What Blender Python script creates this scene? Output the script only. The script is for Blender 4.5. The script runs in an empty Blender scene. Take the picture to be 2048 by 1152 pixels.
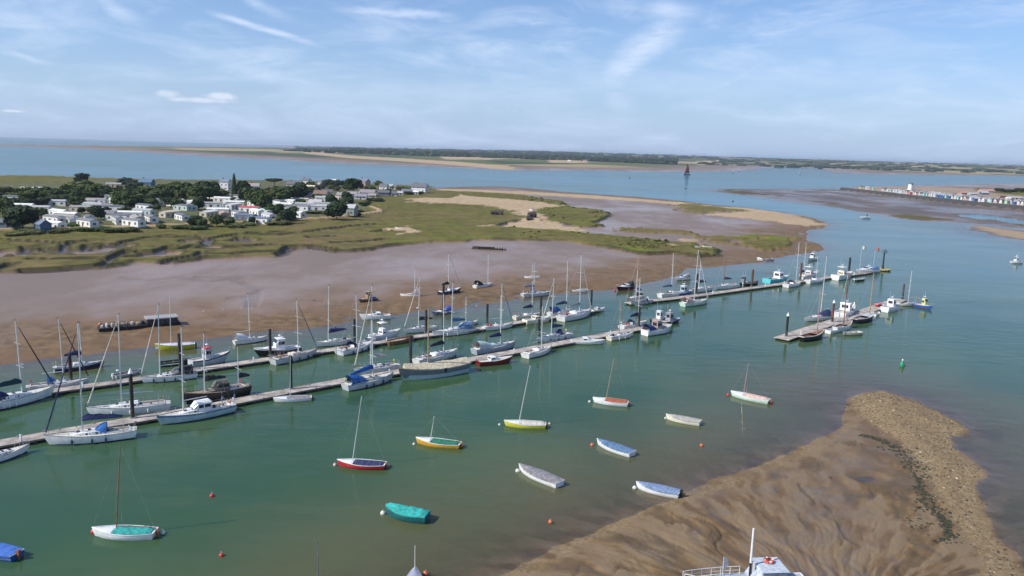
import bpy, math, random
import numpy as np
from mathutils import Vector, Matrix
random.seed(7); rng = np.random.default_rng(7)
R = math.radians
sc = bpy.context.scene
# ------------------------------------------------------------ camera, sky, sun, exposure
HC = 37.0; FPX = 1600.0; PITCH = math.atan(274.4/FPX); ROLL = math.atan(61/2048)
cam = bpy.data.cameras.new('camera'); camo = bpy.data.objects.new('camera', cam); sc.collection.objects.link(camo)
cam.lens = 36*FPX/2048; cam.sensor_width = 36; cam.clip_start = 1; cam.clip_end = 90000
CM = Matrix.Rotation(R(90)-PITCH, 3, 'X') @ Matrix.Rotation(ROLL, 3, 'Z')
camo.matrix_world = Matrix.Translation((0, 0, HC)) @ CM.to_4x4()
sc.camera = camo
SUN_EL = R(42); SUN_AZ = math.atan2(-0.92, -0.40)         # azimuth from +Y, clockwise
sd_ = Vector((math.sin(SUN_AZ)*math.cos(SUN_EL), math.cos(SUN_AZ)*math.cos(SUN_EL), math.sin(SUN_EL)))
sl = bpy.data.lights.new('sun', 'SUN'); sl.energy = 4.6; sl.angle = R(0.5); sl.color = (1, 0.94, 0.84)
so = bpy.data.objects.new('sun', sl); sc.collection.objects.link(so)
so.rotation_euler = sd_.to_track_quat('Z', 'Y').to_euler(); so.location = (-100, -50, 200)
sc.view_settings.view_transform = 'Standard'; sc.view_settings.look = 'None'
sc.view_settings.exposure = 0.22; sc.view_settings.gamma = 1

def azel(px, py):
    d = CM @ Vector(((px-1024), (576-py), -FPX)); d.normalize()
    return math.atan2(d.x, d.y), math.asin(d.z)

world = bpy.data.worlds.new('World'); sc.world = world; world.use_nodes = True
nt = world.node_tree; nt.nodes.clear()
class NB:
    def __init__(s, nt): s.nt = nt
    def n(s, t, **k):
        nd = s.nt.nodes.new(t)
        for a, b in k.items(): setattr(nd, a, b)
        return nd
    def l(s, a, b): s.nt.links.new(a, b)
    def put(s, sock, v):
        if hasattr(v, 'node'): s.l(v, sock)
        elif isinstance(v, (tuple, list)):
            sock.default_value = tuple(v) if len(v) == len(sock.default_value) else tuple(v)+(1,)
        else: sock.default_value = v
    def m(s, op, a, b=0.0, c=0.0, clamp=False):
        nd = s.n('ShaderNodeMath', operation=op, use_clamp=clamp)
        s.put(nd.inputs[0], a); s.put(nd.inputs[1], b); s.put(nd.inputs[2], c); return nd.outputs[0]
    def mr(s, v, a, b, c=0.0, d=1.0, smooth=True):
        nd = s.n('ShaderNodeMapRange', interpolation_type='SMOOTHSTEP' if smooth else 'LINEAR')
        for i, q in enumerate((v, a, b, c, d)): s.put(nd.inputs[i], q)
        return nd.outputs[0]
    def mix(s, f, a, b, blend='MIX'):
        nd = s.n('ShaderNodeMix', data_type='RGBA', blend_type=blend)
        s.put(nd.inputs[0], f); s.put(nd.inputs[6], a); s.put(nd.inputs[7], b); return nd.outputs[2]
    def noise(s, vec, scale, detail=4, rough=0.55, dist=0.0):
        nd = s.n('ShaderNodeTexNoise'); s.l(vec, nd.inputs['Vector'])
        nd.inputs['Scale'].default_value = scale; nd.inputs['Detail'].default_value = detail
        nd.inputs['Roughness'].default_value = rough; nd.inputs['Distortion'].default_value = dist
        return nd.outputs[0]
    def mapping(s, vec, scale=(1, 1, 1), loc=(0, 0, 0), rot=(0, 0, 0)):
        nd = s.n('ShaderNodeMapping'); s.l(vec, nd.inputs[0]); nd.inputs[1].default_value = loc
        nd.inputs[2].default_value = rot; nd.inputs[3].default_value = scale; return nd.outputs[0]
b = NB(nt)
sky = b.n('ShaderNodeTexSky', sky_type='NISHITA', sun_disc=False, sun_elevation=SUN_EL, sun_rotation=SUN_AZ,
          altitude=30, air_density=1.0, dust_density=0.9, ozone_density=1.6)
tc = b.n('ShaderNodeTexCoord'); sep = b.n('ShaderNodeSeparateXYZ'); b.l(tc.outputs['Generated'], sep.inputs[0])
az = b.m('ARCTAN2', sep.outputs[0], sep.outputs[1]); el = b.m('ARCSINE', sep.outputs[2])
cmb = b.n('ShaderNodeCombineXYZ'); b.l(az, cmb.inputs[0]); b.l(el, cmb.inputs[1]); sv = cmb.outputs[0]
def streak(px0, py0, px1, py1, w, warp=0.012, sc_=14):
    a0, e0 = azel(px0, py0); a1, e1 = azel(px1, py1); L = math.hypot(a1-a0, e1-e0); ux, uy = (a1-a0)/L, (e1-e0)/L
    dx = b.m('SUBTRACT', az, a0); dy = b.m('SUBTRACT', el, e0)
    t = b.m('ADD', b.m('MULTIPLY', dx, ux), b.m('MULTIPLY', dy, uy))
    nn = b.m('SUBTRACT', b.m('MULTIPLY', dy, ux), b.m('MULTIPLY', dx, uy))
    wn = b.m('MULTIPLY', b.m('SUBTRACT', b.noise(sv, sc_, 5, .6), .5), warp*2)
    nn = b.m('ABSOLUTE', b.m('ADD', nn, wn))
    w = w/FPX
    across = b.mr(nn, 0, w, 1, 0)
    along = b.m('MULTIPLY', b.mr(t, -0.02, 0.03), b.mr(t, L-0.04, L+0.02, 1, 0))
    return b.m('MULTIPLY', across, along)
wisp1 = b.noise(b.mapping(sv, (3.2, 12, 1), rot=(0, 0, R(9))), 2.2, 8, .62, .6)
wisp2 = b.noise(b.mapping(sv, (2.0, 8, 1), loc=(3.3, 1.2, 0), rot=(0, 0, R(-24))), 2.6, 7, .6, .9)
c = b.m('ADD', b.mr(wisp1, .44, .76, 0, .75), b.mr(wisp2, .47, .78, 0, .65))
fib = b.noise(b.mapping(sv, (8, 45, 1), rot=(0, 0, R(-18))), 2.0, 6, .65, .5)
S = []
for a in ((1200, 165, 1370, 40, 42, .02, 9), (1290, 25, 1400, 15, 30, .02, 9), (1215, 180, 1260, 215, 40, .02, 9),
          (430, 28, 640, 92, 9, .003, 14), (185, -10, 285, 48, 22, .01, 14), (470, -20, 580, 40, 16, .008, 14),
          (680, 20, 910, 34, 14, .01, 18), (1410, 190, 1560, 108, 10, .006, 10), (1000, 38, 1110, 44, 12, .01, 18),
          (560, 175, 1180, 190, 42, .02, 8), (1130, 168, 1900, 150, 45, .03, 6), (0, 102, 110, 128, 9, .008, 12),
          (1530, 25, 1620, 44, 14, .01, 18)):
    S.append(streak(*a))
acc = S[0]
for i, s_ in enumerate(S[1:]): acc = b.m('MAXIMUM', acc, b.m('MULTIPLY', s_, (0.9, .8, .95, .8, .6, .8, .5, .6, .4, .4, .7, .5)[i]))
acc = b.m('MULTIPLY', acc, b.mr(fib, .25, .62, .35, 1))
c = b.m('MAXIMUM', b.m('MULTIPLY', c, .68), b.m('MULTIPLY', acc, .9))
c = b.m('MINIMUM', c, .85)
# small cumulus puffs low on the left
pn = b.noise(sv, 46, 5, .6)
puffs = None
for (x0, y0, w, h) in ((338, 188, 26, 9), (440, 193, 36, 8), (395, 200, 70, 6), (25, 222, 22, 3)):
    a0, e0 = azel(x0, y0)
    dx = b.m('DIVIDE', b.m('SUBTRACT', az, a0), w/FPX); dy = b.m('DIVIDE', b.m('SUBTRACT', el, e0), h/FPX)
    r2 = b.m('ADD', b.m('MULTIPLY', dx, dx), b.m('MULTIPLY', dy, dy))
    v = b.mr(b.m('ADD', r2, b.m('MULTIPLY', pn, 2.4)), 1.0, 2.3, .62, 0)
    puffs = v if puffs is None else b.m('MAXIMUM', puffs, v)
# low lavender haze bank
bank = b.m('MULTIPLY', b.mr(el, .0, .11, .62, 0), b.mr(b.noise(b.mapping(sv, (1.5, 14, 1)), 2.5, 5, .6), .3, .65, .6, 1))
skyc = b.mix(1.0, sky.outputs[0], (.92, 1.14, 1.52), 'MULTIPLY')
skyc = b.mix(b.m('MULTIPLY', b.mr(el, 0, .30, 1, .0), .40), skyc, (5.3, 7.2, 10.4))
skyc = b.mix(bank, skyc, (5.2, 6.7, 9.6))
skyc = b.mix(c, skyc, (7.2, 8.6, 11.0))
skyc = b.mix(puffs, skyc, (9.6, 10.0, 11.4))
bg = b.n('ShaderNodeBackground'); b.l(skyc, bg.inputs[0]); bg.inputs[1].default_value = 0.082
wo = b.n('ShaderNodeOutputWorld'); b.l(bg.outputs[0], wo.inputs[0])

# ------------------------------------------------------------ pixel of the survey photograph -> point on the ground
def ray(px, py): return CM @ Vector((px-1024, 576-py, -FPX))
def P(px, py, z=0.0):
    d = ray(px, py); t = (z-HC)/d.z
    return Vector((d.x*t, d.y*t, z))
CMI = CM.transposed()
def proj(p):
    q = CMI @ (Vector(p)-Vector((0, 0, HC))); return 1024+q.x/-q.z*FPX, 576-q.y/-q.z*FPX
def ppm(p):
    q = CMI @ (Vector(p)-Vector((0, 0, HC))); return FPX/-q.z
def height_at(base, py):
    lo, hi = 0.0, 60.0
    for _ in range(40):
        m = (lo+hi)/2
        if proj((base[0], base[1], m))[1] > py: lo = m
        else: hi = m
    return lo

# ------------------------------------------------------------ materials
MATS = {}
def mat(name, col, rough=0.6, metal=0.0, var=0.12, vs=3.0, spec=0.5, alpha=None):
    if name in MATS: return MATS[name]
    m = bpy.data.materials.new(name); m.use_nodes = True; MATS[name] = m
    b = NB(m.node_tree); p = m.node_tree.nodes['Principled BSDF']
    t = b.n('ShaderNodeTexCoord')
    n = b.noise(t.outputs['Object'], vs, 5, .6)
    d = tuple(x*(1-var*2.2) for x in col); l = tuple(min(1, x*(1+var*.8)) for x in col)
    b.l(b.mix(b.mr(n, .3, .7), d, l), p.inputs['Base Color'])
    p.inputs['Roughness'].default_value = rough; p.inputs['Metallic'].default_value = metal
    p.inputs['Specular IOR Level'].default_value = spec
    return m
def canvas(name, col, var=.2):
    if name in MATS: return MATS[name]
    m = mat(name, col, .85, var=var, vs=2.5); b = NB(m.node_tree); p = m.node_tree.nodes['Principled BSDF']
    t = b.n('ShaderNodeTexCoord'); bu = b.n('ShaderNodeBump'); bu.inputs['Strength'].default_value = .8; bu.inputs['Distance'].default_value = .12
    b.l(b.noise(b.mapping(t.outputs['Object'], (1, 3, 1)), 1.6, 4, .6, .8), bu.inputs['Height']); b.l(bu.outputs[0], p.inputs['Normal']); return m
def paint(name, col, rough=.35): return mat(name, col, rough, var=.07, vs=1.2)
WHITE = paint('white_gelcoat', (.74, .75, .75), .25)
OFFW = paint('cream_gelcoat', (.72, .68, .56), .35)
GREYW = paint('grey_gelcoat', (.50, .53, .56), .35)
NAVY = paint('navy_paint', (.012, .022, .07), .3)
BLACK = paint('black_paint', (.012, .012, .014), .4)
RED = paint('red_paint', (.45, .02, .03), .35)
DRED = paint('dark_red_paint', (.16, .012, .018), .35)
YEL = paint('yellow_paint', (.58, .55, .06), .35)
ORG = paint('orange_yellow_paint', (.62, .32, .035), .35)
TEAL = paint('teal_paint', (.02, .30, .29), .4)
MINT = paint('mint_paint', (.55, .70, .60), .4)
PALEB = paint('pale_blue_paint', (.40, .52, .55), .35)
TURQ = paint('turquoise_paint', (.10, .50, .55), .4)
BLUEP = paint('blue_paint', (.02, .10, .35), .35)
GREEND = paint('dark_green_paint', (.02, .05, .035), .5)
DECKC = paint('warm_grey_deck', (.56, .55, .51), .6)
WOODR = mat('varnished_wood', (.26, .12, .055), .45, var=.25, vs=6)
WOODP = mat('pale_spar_wood', (.42, .30, .16), .5, var=.2, vs=6)
TEAK = mat('weathered_teak', (.33, .25, .18), .8, var=.25, vs=5)
ALU = mat('mast_alloy', (.66, .67, .66), .4, .25, var=.05)
STEEL = mat('stainless_rail', (.6, .6, .6), .3, .8, var=.05)
GLASS = mat('dark_window', (.012, .016, .02), .12, var=.05)
CNAVY = canvas('navy_canvas', (.018, .03, .11), .2)
CBLUE = canvas('bright_blue_canvas', (.02, .13, .42), .2)
CMBLUE = canvas('mid_blue_canvas', (.12, .22, .38), .2)
CSLATE = canvas('slate_blue_canvas', (.13, .17, .25), .2)
CBLACK = canvas('black_canvas', (.02, .024, .03), .2)
CTEAL = canvas('teal_canvas', (.02, .36, .33), .2)
CGREEN = canvas('green_canvas', (.012, .16, .10), .2)
CRUST = canvas('rust_canvas', (.38, .10, .045), .2)
CCREAM = canvas('cream_canvas', (.56, .53, .47), .12)
CTAN = canvas('beige_tarpaulin', (.56, .50, .36), .18)
CPINK = canvas('pink_canvas', (.60, .45, .40), .12)
CGREY = canvas('grey_canvas', (.26, .25, .27), .2)
CPGREY = canvas('pale_grey_canvas', (.42, .41, .37), .15)
CVIO = canvas('faded_blue_canvas', (.20, .28, .45), .15)
CPURP = canvas('purple_canvas', (.07, .05, .10), .15)
CCLEAR = canvas('pale_green_tent', (.42, .54, .52), .12)
RUBBER = mat('black_rubber', (.02, .02, .02), .6)
BUOYR = mat('red_buoy_plastic', (.55, .03, .04), .4, var=.15)
BUOYO = mat('orange_buoy_plastic', (.62, .16, .07), .4, var=.15)
BUOYW = mat('white_buoy_plastic', (.66, .65, .60), .45, var=.15)
BUOYG = mat('green_buoy_paint', (.02, .25, .12), .45, var=.15)
ROPE = mat('rope', (.35, .30, .22), .9)
REDC = mat('red_canvas', (.52, .04, .04), .8)
FLOOR = mat('cockpit_sole', (.30, .29, .27), .8)

# ------------------------------------------------------------ mesh helper and tagging
class MB:
    def __init__(s): s.v = []; s.f = []; s.mi = []
    def add(s, vs, fs):
        o = len(s.v); s.v += [tuple(v) for v in vs]; s.f += [tuple(i+o for i in f) for f in fs]; return s
    def box(s, x0, x1, y0, y1, z0, z1, tx=0, ty=0):
        v = [(x0, y0, z0), (x1, y0, z0), (x1, y1, z0), (x0, y1, z0),
             (x0+tx, y0+ty, z1), (x1-tx, y0+ty, z1), (x1-tx, y1-ty, z1), (x0+tx, y1-ty, z1)]
        return s.add(v, [(3, 2, 1, 0), (4, 5, 6, 7), (0, 1, 5, 4), (1, 2, 6, 5), (2, 3, 7, 6), (3, 0, 4, 7)])
    def tube(s, p, q, r0, r1=None, n=6):
        p = Vector(p); q = Vector(q); r1 = r0 if r1 is None else r1
        d = (q-p).normalized(); a = d.orthogonal().normalized(); c = d.cross(a)
        v = []
        for P_, r in ((p, r0), (q, r1)):
            for i in range(n):
                t = 2*math.pi*i/n; v.append(P_+a*math.cos(t)*r+c*math.sin(t)*r)
        f = [(i, (i+1) % n, n+(i+1) % n, n+i) for i in range(n)]+[tuple(range(n))[::-1], tuple(range(n, 2*n))]
        return s.add(v, f)
    def path(s, pts, r, n=5):
        for a, c in zip(pts, pts[1:]): s.tube(a, c, r, r, n)
        return s
    def rings(s, rs, closed=True, cap=True):
        n = len(rs[0]); v = [p for r in rs for p in r]; f = []
        for k in range(len(rs)-1):
            for i in range(n if closed else n-1):
                j = (i+1) % n; f.append((k*n+i, k*n+j, (k+1)*n+j, (k+1)*n+i))
        if cap: f += [tuple(range(n))[::-1], tuple(range((len(rs)-1)*n, len(rs)*n))]
        return s.add(v, f)
    def ell(s, c, rx, ry, rz, n=10, m=6, z0=-1.0):
        rs = []
        for k in range(m+1):
            a = -math.pi/2+math.pi*k/m; a = max(a, math.asin(z0)) if z0 > -1 else a
            cr = max(math.cos(a), .02); z = math.sin(a)
            rs.append([(c[0]+rx*cr*math.cos(2*math.pi*i/n), c[1]+ry*cr*math.sin(2*math.pi*i/n), c[2]+rz*z) for i in range(n)])
        return s.rings(rs)
    def build(s, name, m, parent=None, smooth=False, loc=None):
        me = bpy.data.meshes.new(name); me.from_pydata(s.v, [], s.f); me.materials.append(m)
        import bmesh
        bm = bmesh.new(); bm.from_mesh(me); bmesh.ops.recalc_face_normals(bm, faces=bm.faces); bm.to_mesh(me); bm.free()
        if smooth:
            for p in me.polygons: p.use_smooth = True
            me.set_sharp_from_angle(angle=R(38))
        o = bpy.data.objects.new(name, me); sc.collection.objects.link(o)
        if parent: o.parent = parent
        if loc is not None: o.location = loc
        return o
THINGS = []
def tag(o, label, cat, group=None):
    o['label'] = label; o['category'] = cat
    if group: o['group'] = group
    THINGS.append(o); return o
def thing(name, label, cat, loc=(0, 0, 0), rz=0.0, group=None):
    o = bpy.data.objects.new(name, None); sc.collection.objects.link(o); o.empty_display_size = .3
    o.location = loc; o.rotation_euler = (0, 0, rz); return tag(o, label, cat, group)
def copy_tree(o, parent=None):
    c_ = o.copy(); sc.collection.objects.link(c_)
    if parent: c_.parent = parent
    for ch in o.children: copy_tree(ch, c_)
    return c_
def struct(o, kind='structure'): o['kind'] = kind; return o
# ------------------------------------------------------------ terrain and water
def hz(x): return 269.0+0.02979*x
PEN = [(-900, 860), (-300, 775), (0, 728), (99, 716), (156, 710), (260, 698), (312, 692), (390, 681), (452, 672), (520, 664), (590, 660), (660, 650), (712, 640),
       (780, 630), (864, 622), (953, 613), (1020, 600), (1041, 595), (1106, 588), (1166, 584), (1203, 581), (1235, 578), (1265, 571), (1313, 562),
       (1351, 553), (1363, 543), (1378, 537), (1440, 532), (1493, 527), (1518, 525), (1542, 518), (1597, 508), (1638, 503), (1645, 498), (1636, 488),
       (1613, 481), (1611, 471), (1615, 461), (1640, 458), (1656, 450), (1647, 443), (1621, 435), (1558, 424), (1495, 416), (1432, 411), (1378, 404),
       (1319, 398), (1261, 393), (1202, 389), (1129, 384), (1047, 376), (997, 373), (922, 374), (871, 376), (859, 372), (700, 365), (592, 362), (431, 361), (310, 359),
       (162, 356), (94, 352), (0, 351), (-300, 345), (-900, 330)]
MARSH = [(-900, 600), (-300, 570), (0, 554), (48, 551), (135, 546), (200, 544), (248, 538), (269, 531), (350, 532), (404, 524), (470, 522), (503, 520), (554, 520), (572, 507),
         (618, 502), (668, 510), (745, 505), (783, 497), (871, 489), (935, 489), (960, 484), (997, 484), (1129, 486), (1173, 495), (1230, 503), (1290, 513),
         (1350, 511), (1400, 518), (1447, 514), (1440, 503), (1400, 492), (1345, 488), (1290, 482), (1202, 474), (1130, 467), (1056, 462), (991, 457), (1044, 444),
         (1110, 448), (1158, 459), (1210, 457), (1190, 451), (1228, 433), (1210, 424), (1142, 418), (1125, 406), (1040, 392), (960, 387), (880, 384), (857, 378), (700, 367), (592, 363), (431, 362),
         (310, 360), (162, 357), (94, 353), (0, 353), (-300, 348), (-900, 335)]
VEG2 = [[(1225, 460), (1290, 462), (1385, 468), (1390, 473), (1330, 472), (1235, 466)],
        [(1350, 403), (1400, 412), (1500, 424), (1440, 426), (1395, 432), (1360, 421), (1345, 412)],
        [(1465, 492), (1500, 482), (1560, 477), (1605, 484), (1610, 496), (1560, 502), (1500, 502)],
        [(1395, 478), (1480, 474), (1570, 474), (1600, 478), (1500, 484), (1440, 490), (1400, 486)]]
LAGOON = [(1115, 401), (1130, 409), (1142, 418), (1212, 424), (1226, 433), (1200, 449), (1240, 459), (1330, 464), (1400, 476), (1480, 473), (1560, 474), (1600, 474), (1613, 470),
          (1610, 462), (1560, 452), (1480, 442), (1390, 436), (1370, 425), (1310, 413), (1240, 405), (1180, 400)]
SAND = [[(880, 379), (960, 381), (1060, 385), (1200, 393), (1320, 402), (1350, 406), (1400, 412), (1345, 411), (1320, 408), (1200, 400), (1060, 391), (960, 387), (880, 384)],
        [(1395, 414), (1440, 414), (1500, 417), (1558, 425), (1621, 436), (1647, 444), (1654, 450), (1638, 456), (1600, 453), (1500, 440), (1395, 433), (1440, 427), (1500, 424)],
        [(880, 406), (924, 394), (956, 398), (1044, 405), (1129, 415), (1114, 419), (1079, 425), (1085, 435), (1114, 450), (1158, 459), (1202, 471), (1290, 480), (1305, 486),
         (1202, 474), (1129, 467), (1056, 462), (985, 457), (1044, 444), (1050, 440), (997, 421), (909, 411)],
        [(805, 403), (850, 400), (910, 402), (960, 412), (880, 413), (820, 409)],
        [(1335, 480), (1390, 482), (1400, 492), (1345, 497)],
        [(785, 462), (830, 456), (850, 468), (800, 478)]]
PATHS = [[(-60, 471), (0, 469), (161, 467), (269, 463), (440, 456), (541, 449), (643, 445), (706, 439), (757, 432), (760, 428), (745, 422), (734, 419)],
         [(921, 393), (928, 401), (960, 403)], [(1056, 462), (985, 457), (960, 459)]]
VILL = [(-900, 500), (-60, 466), (0, 464), (161, 463), (269, 459), (440, 452), (541, 446), (643, 441), (706, 435), (745, 424), (720, 410), (740, 400), (870, 388), (850, 375), (700, 368), (592, 364), (431, 362), (160, 366), (0, 372), (-900, 380)]
FARL = [(-900, 262), (-300, 283), (0, 289.5), (160, 290.5), (300, 292.2), (450, 293), (560, 294.5), (585, 292), (620, hz(620)+2.4), (1400, hz(1400)+2.4), (2700, hz(2700)+2.4), (2900, 390), (2300, 362),
        (2048, 353), (1938, 350), (1780, 349), (1669, 345), (1647, 338), (1600, 335), (1558, 334), (1511, 337), (1479, 342), (1400, 343.5), (1300, 343.5),
        (1200, 341), (1100, 340.5), (1032, 341), (950, 337), (860, 333), (700, 327), (600, 322), (520, 317), (420, 312), (330, 307), (230, 301), (150, 296), (60, 293), (0, 292), (-900, 292)]
FARH = [(-900, hz(-900)+2.5), (480, hz(480)+2.5), (480, hz(480)+3.4), (300, hz(300)+4.6), (0, hz(0)+5), (-900, hz(-900)+5)]
FSAND = [[(600, 303), (700, 312), (800, 317.5), (900, 323.5), (1000, 331), (1030, 335.5), (1030, 340), (990, 338), (900, 330.5), (800, 323), (700, 317), (610, 308)],
         [(1095, 320), (1170, 319), (1175, 327), (1100, 326)], [(640, 302), (700, 304), (760, 308), (660, 307)], [(880, 315), (990, 317), (980, 321), (890, 320)], [(1385, 325), (1440, 324), (1450, 328), (1400, 331)]]
RSP = [(1413, 380), (1440, 378), (1500, 378), (1600, 379), (1675, 379), (1720, 377), (1820, 374), (1900, 372), (2048, 368), (2400, 370), (2400, 470), (2150, 462), (2048, 456), (1985, 449), (1920, 445),
       (1843, 443), (1795, 436), (1748, 427), (1685, 417), (1620, 408), (1558, 401), (1495, 390), (1440, 384)]
RTOP = [(1690, 381), (1716, 379), (1820, 376), (1900, 374), (2048, 370), (2400, 372), (2400, 461), (2140, 431.8), (2048, 422.8), (2000, 417.8), (1950, 413.3), (1900, 407.8), (1850, 401.8), (1800, 395.8), (1760, 390.8), (1720, 385.8), (1690, 382.3)]
RGREEN = [(1930, 379), (1990, 377), (2048, 374), (2400, 376), (2400, 415), (2048, 401), (1990, 395), (1940, 388)]
RIS = [(1940, 452), (1954, 449), (1985, 453), (2048, 462), (2300, 500), (2300, 530), (2048, 481), (1985, 470), (1950, 461)]
RPOOL = [(1900, 428), (1960, 428), (2048, 440), (2200, 455), (2200, 462), (2048, 452), (1980, 441), (1930, 437)]
BANK = [(1688, 815), (1691, 795), (1725, 786), (1762, 783), (1825, 797), (1887, 828), (1940, 862), (1934, 874), (1898, 870), (1908, 896), (1960, 927), (1971, 953),
        (1945, 963), (1960, 1010), (1997, 1073), (2048, 1125), (2100, 1200), (2300, 1500), (1600, 1900), (500, 1900), (760, 1330), (930, 1190), (1040, 1130), (1130, 1088), (1200, 1058), (1290, 1020), (1345, 1000), (1390, 980), (1430, 958),
        (1510, 935), (1580, 905), (1640, 878), (1690, 850)]
BGRAV = [(1691, 788), (1762, 780), (1887, 825), (1945, 862), (1905, 880), (1975, 953), (1950, 970), (1997, 1073), (2100, 1200), (2000, 1250), (1960, 1120), (1905, 1040), (1850, 960), (1800, 890), (1740, 850), (1700, 820)]
WEED = [(1722, 872), (1750, 880), (1790, 900), (1815, 925), (1835, 960), (1845, 1000), (1868, 1030), (1890, 1050), (1900, 1085)]

def P2(px, py, z=0.0):
    p = P(px, py, z); return (p.x, p.y)
def poly(pts): return np.array([P2(*p) for p in pts])
AZN, RN = 1150, 600
azs = np.linspace(R(-44), R(44), AZN)
u = np.linspace(0, 1, RN); tanv = (2.28+ (u*0.25+u*u*0.75)*1150)/FPX      # even steps of sight angle
rs_ = HC/tanv[::-1]
RR, AA = np.meshgrid(rs_, azs, indexing='ij'); X = (RR*np.sin(AA)).ravel(); Y = (RR*np.cos(AA)).ravel(); DIST = RR.ravel()
def sdist(pl, X=X, Y=Y, margin=None, closed=True):
    """signed distance in metres, inside positive"""
    n = len(pl); out = np.full(X.shape, -1e4)
    mg = margin if margin else 60
    sel = (X > pl[:, 0].min()-mg) & (X < pl[:, 0].max()+mg) & (Y > pl[:, 1].min()-mg) & (Y < pl[:, 1].max()+mg)
    x = X[sel]; y = Y[sel]; d2 = np.full(x.shape, 1e12); ins = np.zeros(x.shape, bool)
    for i in range(n if closed else n-1):
        ax, ay = pl[i]; bx, by = pl[(i+1) % n]; ex, ey = bx-ax, by-ay
        t = np.clip(((x-ax)*ex+(y-ay)*ey)/(ex*ex+ey*ey+1e-9), 0, 1)
        d2 = np.minimum(d2, (x-ax-t*ex)**2+(y-ay-t*ey)**2)
        if closed:
            c_ = ((ay > y) != (by > y)) & (x < (bx-ax)*(y-ay)/((by-ay) if abs(by-ay) > 1e-9 else 1e-9)+ax); ins ^= c_
    d = np.sqrt(d2); out[sel] = np.where(ins, d, -d) if closed else -d
    return out
def vnoise(x, y, seed=0):
    xi = np.floor(x).astype(np.int64); yi = np.floor(y).astype(np.int64); fx = x-xi; fy = y-yi
    fx = fx*fx*fx*(fx*(fx*6-15)+10); fy = fy*fy*fy*(fy*(fy*6-15)+10)
    def h(a, c_):
        n = (a*374761393+c_*668265263+seed*974634777) & 0xffffffff
        n = ((n ^ (n >> 13))*1274126177) & 0xffffffff; n = (n ^ (n >> 16)) & 0xffff
        return n/65535.0
    return (h(xi, yi)*(1-fx)+h(xi+1, yi)*fx)*(1-fy)+(h(xi, yi+1)*(1-fx)+h(xi+1, yi+1)*fx)*fy
def fbm(x, y, o=4, seed=0, g=.5):
    s = 0; a = 1; t = 0
    for i in range(o): s = s+a*vnoise(x*2**i+i*17.3, y*2**i+i*9.1, seed+i); t += a; a *= g
    return s/t
def ss(x, a, c_): t = np.clip((x-a)/(c_-a), 0, 1); return t*t*(3-2*t)
wob = (fbm(X/9, Y/9, 3, 3)-.5)*2
WS = 1+DIST/400
sPEN = sdist(poly(PEN), margin=80)+wob*1.2*WS*.6
sMAR = sdist(poly(MARSH))+wob*2.0*WS*.6
sFAR = sdist(poly(FARL), margin=3000)+wob*DIST/400
sFH = sdist(poly(FARH), margin=3000)
sRSP = sdist(poly(RSP), margin=150)+wob*5
sRT = sdist(poly(RTOP), margin=80); sRG = sdist(poly(RGREEN), margin=80); sRI = sdist(poly(RIS), margin=100)+wob*5; sRP = sdist(poly(RPOOL), margin=80)+wob*6
sBK = sdist(poly(BANK), margin=60)+wob*.45+(fbm(X/2.2, Y/2.2, 3, 8)-.5)*.9
sGR = sdist(poly(BGRAV), margin=40)+wob*1.0
sLAG = sdist(poly(LAGOON))+wob*2; sVI = sdist(poly(VILL))
sVE2 = np.maximum.reduce([sdist(poly(v)) for v in VEG2])+wob*3.5+(fbm(X/6, Y/9, 4, 57)-.5)*22
sSA = np.maximum.reduce([sdist(poly(v)) for v in SAND])+wob*3-(fbm(X/7, Y/10, 4, 63)-.38)*20*(DIST < 560)
sFSA = np.maximum.reduce([sdist(poly(v), margin=200) for v in FSAND])+wob*6
sPA = np.maximum.reduce([sdist(poly(v), closed=False, margin=30) for v in PATHS])
h = np.full(X.shape, -3.0)
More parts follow.
